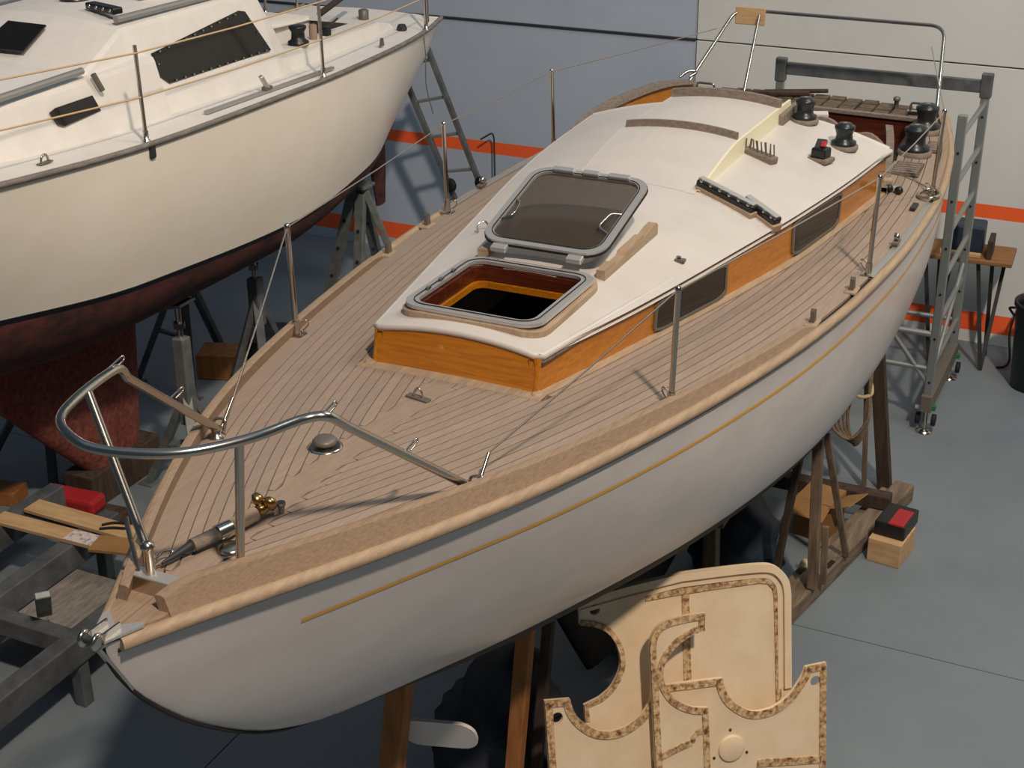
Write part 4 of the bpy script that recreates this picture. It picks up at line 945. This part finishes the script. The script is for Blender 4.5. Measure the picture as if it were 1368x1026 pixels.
tp_.grid(rows, wrap=True); tp_.add(rows[-1], [tuple(range(24))]); tp_.build('tarpaulin_heap', 'tarp', None, label='dark blue tarpaulin heaped on the floor beneath the keel', cat='tarpaulin', normals=True)
# ================================================================== SCAFFOLD BEHIND THE STERN
sc = thing('scaffold_tower', (1.27, 9.9, 0), 'aluminium scaffold tower with ladder frame beside the stern', 'scaffold')
posts = {'n': (1.285, 9.22, 2.92), 'f': (1.275, 10.48, 2.98), 'l': (-.60, 10.45, 2.96), 'k': (-.55, 9.22, 1.35)}
for k, (x, y, h) in posts.items():
    po = MB().bar((x, y, .26), (x, y, h), .075, .06, bevel=.008).build('post', 'alu_scaf', sc)
    if k in 'fl': MB().box((x, y, h-.10), (.10, .08, .22), bevel=.01).build('corner_bracket', 'galv_dark', po)
    for j in range(6):
        z = .5+j*.42
        if z < h-.1: MB().lathe([(.012, 0), (.012, .004)], (x+.0, y-.031, z), 10, axis=(0, -1, 0)).build('pin_hole', 'caulk', po)
for i in range(6):
    z = .62+i*.42; MB().tube([(1.285, 9.22, z), (1.275, 10.48, z)], .024, 8).build('rung', 'alu_scaf', sc)
for a, b, r in (((1.285, 9.22, .62), (-.55, 9.22, .62), .024), ((1.285, 9.22, .95), (-.55, 9.22, .95), .03), ((1.285, 9.22, .45), (.60, 9.22, 1.30), .022), ((1.275, 10.48, .62), (-.6, 10.45, .62), .024), ((1.285, 9.22, .5), (1.275, 10.48, 1.2), .02)):
    MB().tube([a, b], r, 8).build('brace', 'alu_scaf', sc)
MB().bar((-.55, 10.47, 2.87), (1.24, 10.48, 2.87), .05, .115, bevel=.006).build('guard_beam', 'galv_dark', sc)
MB().bar((1.285, 9.15, .30), (1.275, 10.55, .30), .10, .16, bevel=.008).build('base_beam', 'frame_grey', sc)
for k, (x, y, h) in posts.items():
    ft = MB().lathe([(.018, .02), (.018, .30)], (x, y, 0), 10).build('levelling_foot', 'steel', sc)
    MB().lathe([(.075, 0), (.075, .012), (.03, .022), (.018, .03)], (x, y, 0), 20).build('foot_plate', 'steel', ft)
    if k in 'nf':
        for dx in (-.07, .07): MB().lathe([(.02, -.018), (.055, -.018), (.055, .018), (.02, .018)], (x+dx, y+.02, .12), 14, axis=(1, 0, 0)).build('castor', 'rubber', ft)
        MB().box((x-.03, y, .235), (.14, .05, .02), bevel=.004).build('castor_fork', 'alu', ft); MB().box((x+.06, y, .25), (.04, .05, .05), bevel=.008).build('knob', 'green', ft)
# trestle table by the wall with a blue box and timber scraps
tb = thing('trestle_table', (1.35, 10.95, 0), 'brown board on dark folding legs against the wall beside the scaffold', 'table')
MB().box((1.27, 10.98, 1.13), (.80, .50, .045), rz=.05, bevel=.01).build('table_top', 'ply_brown', tb)
for x in (1.0, 1.50):
    MB().bar((x+.02, 10.80, 0), (x-.14, 10.85, 1.1), .035, .03).build('leg', 'steel_dark', tb); MB().bar((x+.02, 10.80, .0), (x+.08, 11.15, 1.1), .035, .03).build('leg', 'steel_dark', tb); MB().bar((x+.0, 11.2, 0), (x-.02, 10.95, 1.1), .035, .03).build('leg', 'steel_dark', tb)
MB().box((1.22, 11.02, 1.29), (.30, .28, .27), rz=.05, bevel=.02).build('plastic_box', 'blue', None, label='dark blue plastic box on the trestle table', cat='box')
MB().box((1.45, 10.92, 1.245), (.05, .28, .185), rz=.05, bevel=.006).build('timber_offcut', 'dark_wood', None, label='upright dark timber offcut on the trestle table', cat='offcut')
MB().bar((1.0, 10.79, 1.175), (1.38, 10.80, 1.175), .04, .04, bevel=.004).build('timber_offcut', 'pale_wood', None, label='pale batten lying on the front of the trestle table', cat='offcut')
bn = thing('waste_bin', (2.02, 10.62, 0), 'round black bin standing by the wall at the right edge', 'bin')
MB().lathe([(.20, 0), (.21, .02), (.255, .82), (.275, .83), (.275, .87), (.25, .87), (.235, .80), (.19, .05)], (2.04, 10.62, 0), 28).build('bin_body', 'bin', bn)
MB().tube(smooth([(1.79, 10.55, .72), (1.74, 10.52, .80), (1.80, 10.45, .84)], 5), .012, 7).build('handle', 'rubber', bn)
MB().tube(smooth([(1.78, 11.44, 1.05), (1.80, 11.42, .7), (1.70, 11.3, .3), (1.76, 11.0, .05), (1.66, 10.9, .012)], 8), .012, 7).build('power_cable', 'rubber', None, label='black cable hanging down the wall behind the bin', cat='cable')
MB().bar((1.93, 11.40, 0), (1.98, 11.45, 1.5), .045, .02).build('metal_strip', 'alu_scaf', None, label='pale metal strip leaning on the wall behind the black bin', cat='strip')
# hooked rod standing against the wall
MB().tube(fillet([(-4.05, 11.35, 0), (-4.09, 11.40, 1.55), (-4.10, 11.38, 1.62), (-4.24, 11.36, 1.53)], .04), .010, 8).build('hooked_rod', 'steel_dark', None, label='thin dark rod with a hooked top standing at the back wall', cat='rod')

# ================================================================== STANDS, LADDER AND TRAILER ROUND THE SECOND BOAT
GS = 'galvanised boat stands'
def boat_stand(top, feet, label, mat='galv', zc=.95):
    t = V(top); st = thing('boat_stand', (t.x, t.y, 0), label, 'stand', GS)
    MB().box((t.x, t.y, t.z-.012), (.22, .20, .025), rot=Matrix.Rotation(-.25, 3, 'Y'), bevel=.004).build('pad', 'galv', st)
    MB().tube([(t.x, t.y, t.z-.02), (t.x, t.y, t.z-.34)], .024, 10).build('screw', 'steel', st)
    MB().lathe([(.05, 0), (.05, .05)], (t.x, t.y, t.z-.22), 6, smooth=False).build('nut', 'steel', st)
    MB().bar((t.x, t.y, t.z-.30), (t.x, t.y, zc-.28), .11, .11, bevel=.01).build('tube', mat, st)
    for f in feet:
        MB().bar((t.x, t.y, zc), f, .08, .06, bevel=.006).build('leg', mat, st); MB().box((f[0], f[1], .008), (.14, .14, .016), bevel=.004).build('foot', mat, st)
    a, b = V(feet[0]), V(feet[1]); m = V((t.x, t.y, zc)); MB().bar(m.lerp(a, .55), m.lerp(b, .55), .04, .03).build('cross_bar', mat, st)
    return st
boat_stand((-4.0, 5.50, 1.74), [(-4.50, 5.50, 0), (-3.75, 6.0, 0), (-3.70, 5.15, 0)], 'galvanised screw-jack stand with square tube, beside the red keel')
boat_stand((-5.5, 5.50, 1.74), [(-5.2, 5.1, 0), (-5.95, 5.1, 0), (-5.6, 6.1, 0)], 'galvanised stand on the far side of the red keel', 'galv_dark')
boat_stand((-5.45, 7.4, 1.72), [(-5.15, 7.0, 0), (-5.9, 7.1, 0), (-5.5, 8.0, 0)], 'dark galvanised stand standing behind the keel, towards the wall', 'galv_dark', 1.2)
boat_stand((-4.25, 6.9, 1.72), [(-4.55, 6.6, 0), (-3.95, 6.55, 0), (-4.2, 7.5, 0)], 'galvanised stand between the red keel and the A-frame stand', 'galv_dark', 1.25)
af = thing('boat_stand', (-4.05, 8.4, 0), 'galvanised A-frame stand with perforated legs below the rudder', 'stand', GS)
for a, b in (((-4.10, 8.40, 1.86), (-4.68, 8.42, 0)), ((-4.00, 8.40, 1.86), (-3.45, 8.75, 0)), ((-4.05, 8.45, 1.80), (-4.05, 9.0, 0)), ((-4.02, 8.38, 1.80), (-3.95, 8.0, 0))):
    lg = MB().bar(a, b, .10, .06, bevel=.006).build('leg', 'galv', af)
    d = V(b)-V(a)
    for i in range(4): MB().lathe([(.018, 0), (.018, .004)], V(a)+d*(.2+.16*i)+V((.0, -.033, .01)), 10, axis=(0, -1, .2)).build('hole', 'caulk', lg)
MB().bar((-4.42, 8.42, .85), (-3.70, 8.58, .85), .04, .04).build('cross_bar', 'galv', af); MB().box((-4.05, 8.40, 1.87), (.24, .20, .03), bevel=.004).build('pad', 'galv', af)
ld = thing('ladder', (-3.75, 10.75, 0), 'aluminium ladder with wheels leaning up to the stern of the cream boat', 'ladder')
LA = [V((-3.50, 10.85, 0)), V((-4.45, 10.55, 2.72))]; LB = [V((-3.83, 10.78, 0)), V((-4.80, 10.48, 2.62))]
for a, b in (LA, LB): MB().bar(a, b, .085, .05, bevel=.006).build('rail', 'galv_dark', ld)
for i in range(7):
    t = .08+i*.145; MB().bar(LA[0].lerp(LA[1], t), LB[0].lerp(LB[1], t), .05, .03, bevel=.004).build('rung', 'alu_scaf', ld)
for a, b in (LA, LB):
    p = a.lerp(b, .46); MB().lathe([(.03, -.025), (.075, -.02), (.075, .02), (.03, .025)], p+V((.06, -.08, .02)), 16, axis=(.3, 1, 0)).build('wheel', 'rubber', ld)
# timber blocks between the stands
MB().box((-5.25, 7.62, .13), (.42, .34, .26), rz=.35, bevel=.01).build('timber_block', 'orange_wood', None, label='orange-brown timber block on the floor behind the jack stand', cat='block')
MB().lathe([(.30, 0), (.34, .10), (.30, .22), (.12, .27)], (-5.05, 8.25, 0), 14, smooth=False).build('covered_bundle', 'tarp', None, label='dark wrapped bundle on the floor behind the timber block', cat='bundle')
MB().box((-4.75, 5.37, .15), (.30, .9, .30), bevel=.012).build('keel_block', 'dark_wood', None, label='dark timber block under the worn red keel', cat='block')
MB().box((-4.62, 4.70, .22), (.52, .20, .13), rz=.08, bevel=.03).build('red_cushion', 'red', None, label='red vinyl pad lying on a timber in front of the red keel', cat='pad')
MB().box((-4.55, 4.72, .077), (.75, .26, .154), rz=.08, bevel=.008).build('timber_block', 'dark_wood', None, label='low dark timber carrying the red vinyl pad', cat='block')
MB().box((-5.45, 4.76, .06), (.36, .22, .12), rz=.2, bevel=.008).build('timber_block', 'orange_wood', None, label='small brown timber block at the left edge near the trailer', cat='block')
# galvanised boat trailer, lower left
trl = thing('boat_trailer', (-3.6, 2.6, 0), 'empty galvanised trailer frame on the floor beside the bow', 'trailer')
for x, y0, y1 in ((-2.98, .3, 3.35), (-3.80, .6, 4.25), (-4.46, 1.2, 4.4)):
    MB().bar((x, y0, .45), (x, y1, .45), .13, .20, bevel=.01).build('long_beam', 'galv_dark', trl)
for y, x0, x1 in ((2.86, -4.46, -2.92), (4.02, -4.55, -3.55), (1.2, -4.46, -2.92)):
    MB().bar((x0, y, .47), (x1, y, .47), .12, .14, bevel=.01).build('cross_beam', 'galv_dark', trl)
MB().bar((-3.38, 3.02, .50), (-3.12, 2.78, .86), .10, .05, bevel=.008).build('upright_bracket', 'galv', trl)
for x in (-4.46, -2.98):
    for y in (1.2, 2.86): MB().bar((x, y, 0), (x, y, .38), .09, .09, bevel=.008).build('leg', 'galv_dark', trl)
MB().bar((-3.8, 4.1, 0), (-3.8, 4.1, .38), .09, .09, bevel=.008).build('leg', 'galv_dark', trl)
MB().box((-3.38, 3.35, .33), (.72, .78, .03), bevel=.005).build('floor_board', 'ply_brown' if False else 'greyrail', trl)
MB().box((-3.88, 4.02, .568), (1.0, .17, .03), rz=-.02, bevel=.004).build('plank', 'pale_wood', None, label='pale plank across the trailer, the one nearer the red keel', cat='plank', group='planks on the trailer')
p2 = MB().box((-3.98, 3.80, .568), (1.02, .15, .03), rz=.02, bevel=.004).build('plank', 'pale_wood', None, label='pale plank across the trailer with a printed sheet on it', cat='plank', group='planks on the trailer')
MB().box((-3.70, 3.80, .585), (.24, .14, .002), rz=.02).build('paper_sheet', 'paper', None, label='printed paper sheet lying on a plank of the trailer', cat='paper')
MB().box((-3.38, 3.80, .598), (.36, .20, .025), rz=.25, bevel=.003).build('cardboard_piece', 'card', None, label='flat brown cardboard piece at the planks\' right end', cat='cardboard')
MB().tube(smooth([(-3.66, 3.94, .594), (-3.58, 3.99, .596), (-3.48, 4.03, .596), (-3.52, 4.08, .596), (-3.62, 4.05, .596), (-3.68, 3.99, .594)], 6), .010, 6).build('strap', 'rubber', None, label='short black strap lying across the trailer planks', cat='strap')

# dark seam along the stem
MB().tube([(0, y-.006, Zk(y)) for y in [.002, .02, .045]+frange(.07, 1.2, .06)], .009, 6).build('stem_seam', 'caulk', boat)
# more covered gear in the shade behind the panels
rows = []
for i in range(11):
    r = []
    for k in range(20):
        a = 2*math.pi*k/20; t = i/10; rr = (.34*(1-t*t)**.5+.01)*(1+.10*math.sin(3*a+1.3*i)+.05*math.sin(8*a+i)); r.append((.40+rr*math.cos(a), 6.40+rr*1.0*math.sin(a), .62*t))
    rows.append(r)
mb = MB(); mb.grid(rows, wrap=True); mb.build('covered_bundle', 'blue', None, label='dark blue covered bundle on the floor behind the props and panels', cat='bundle', normals=True)
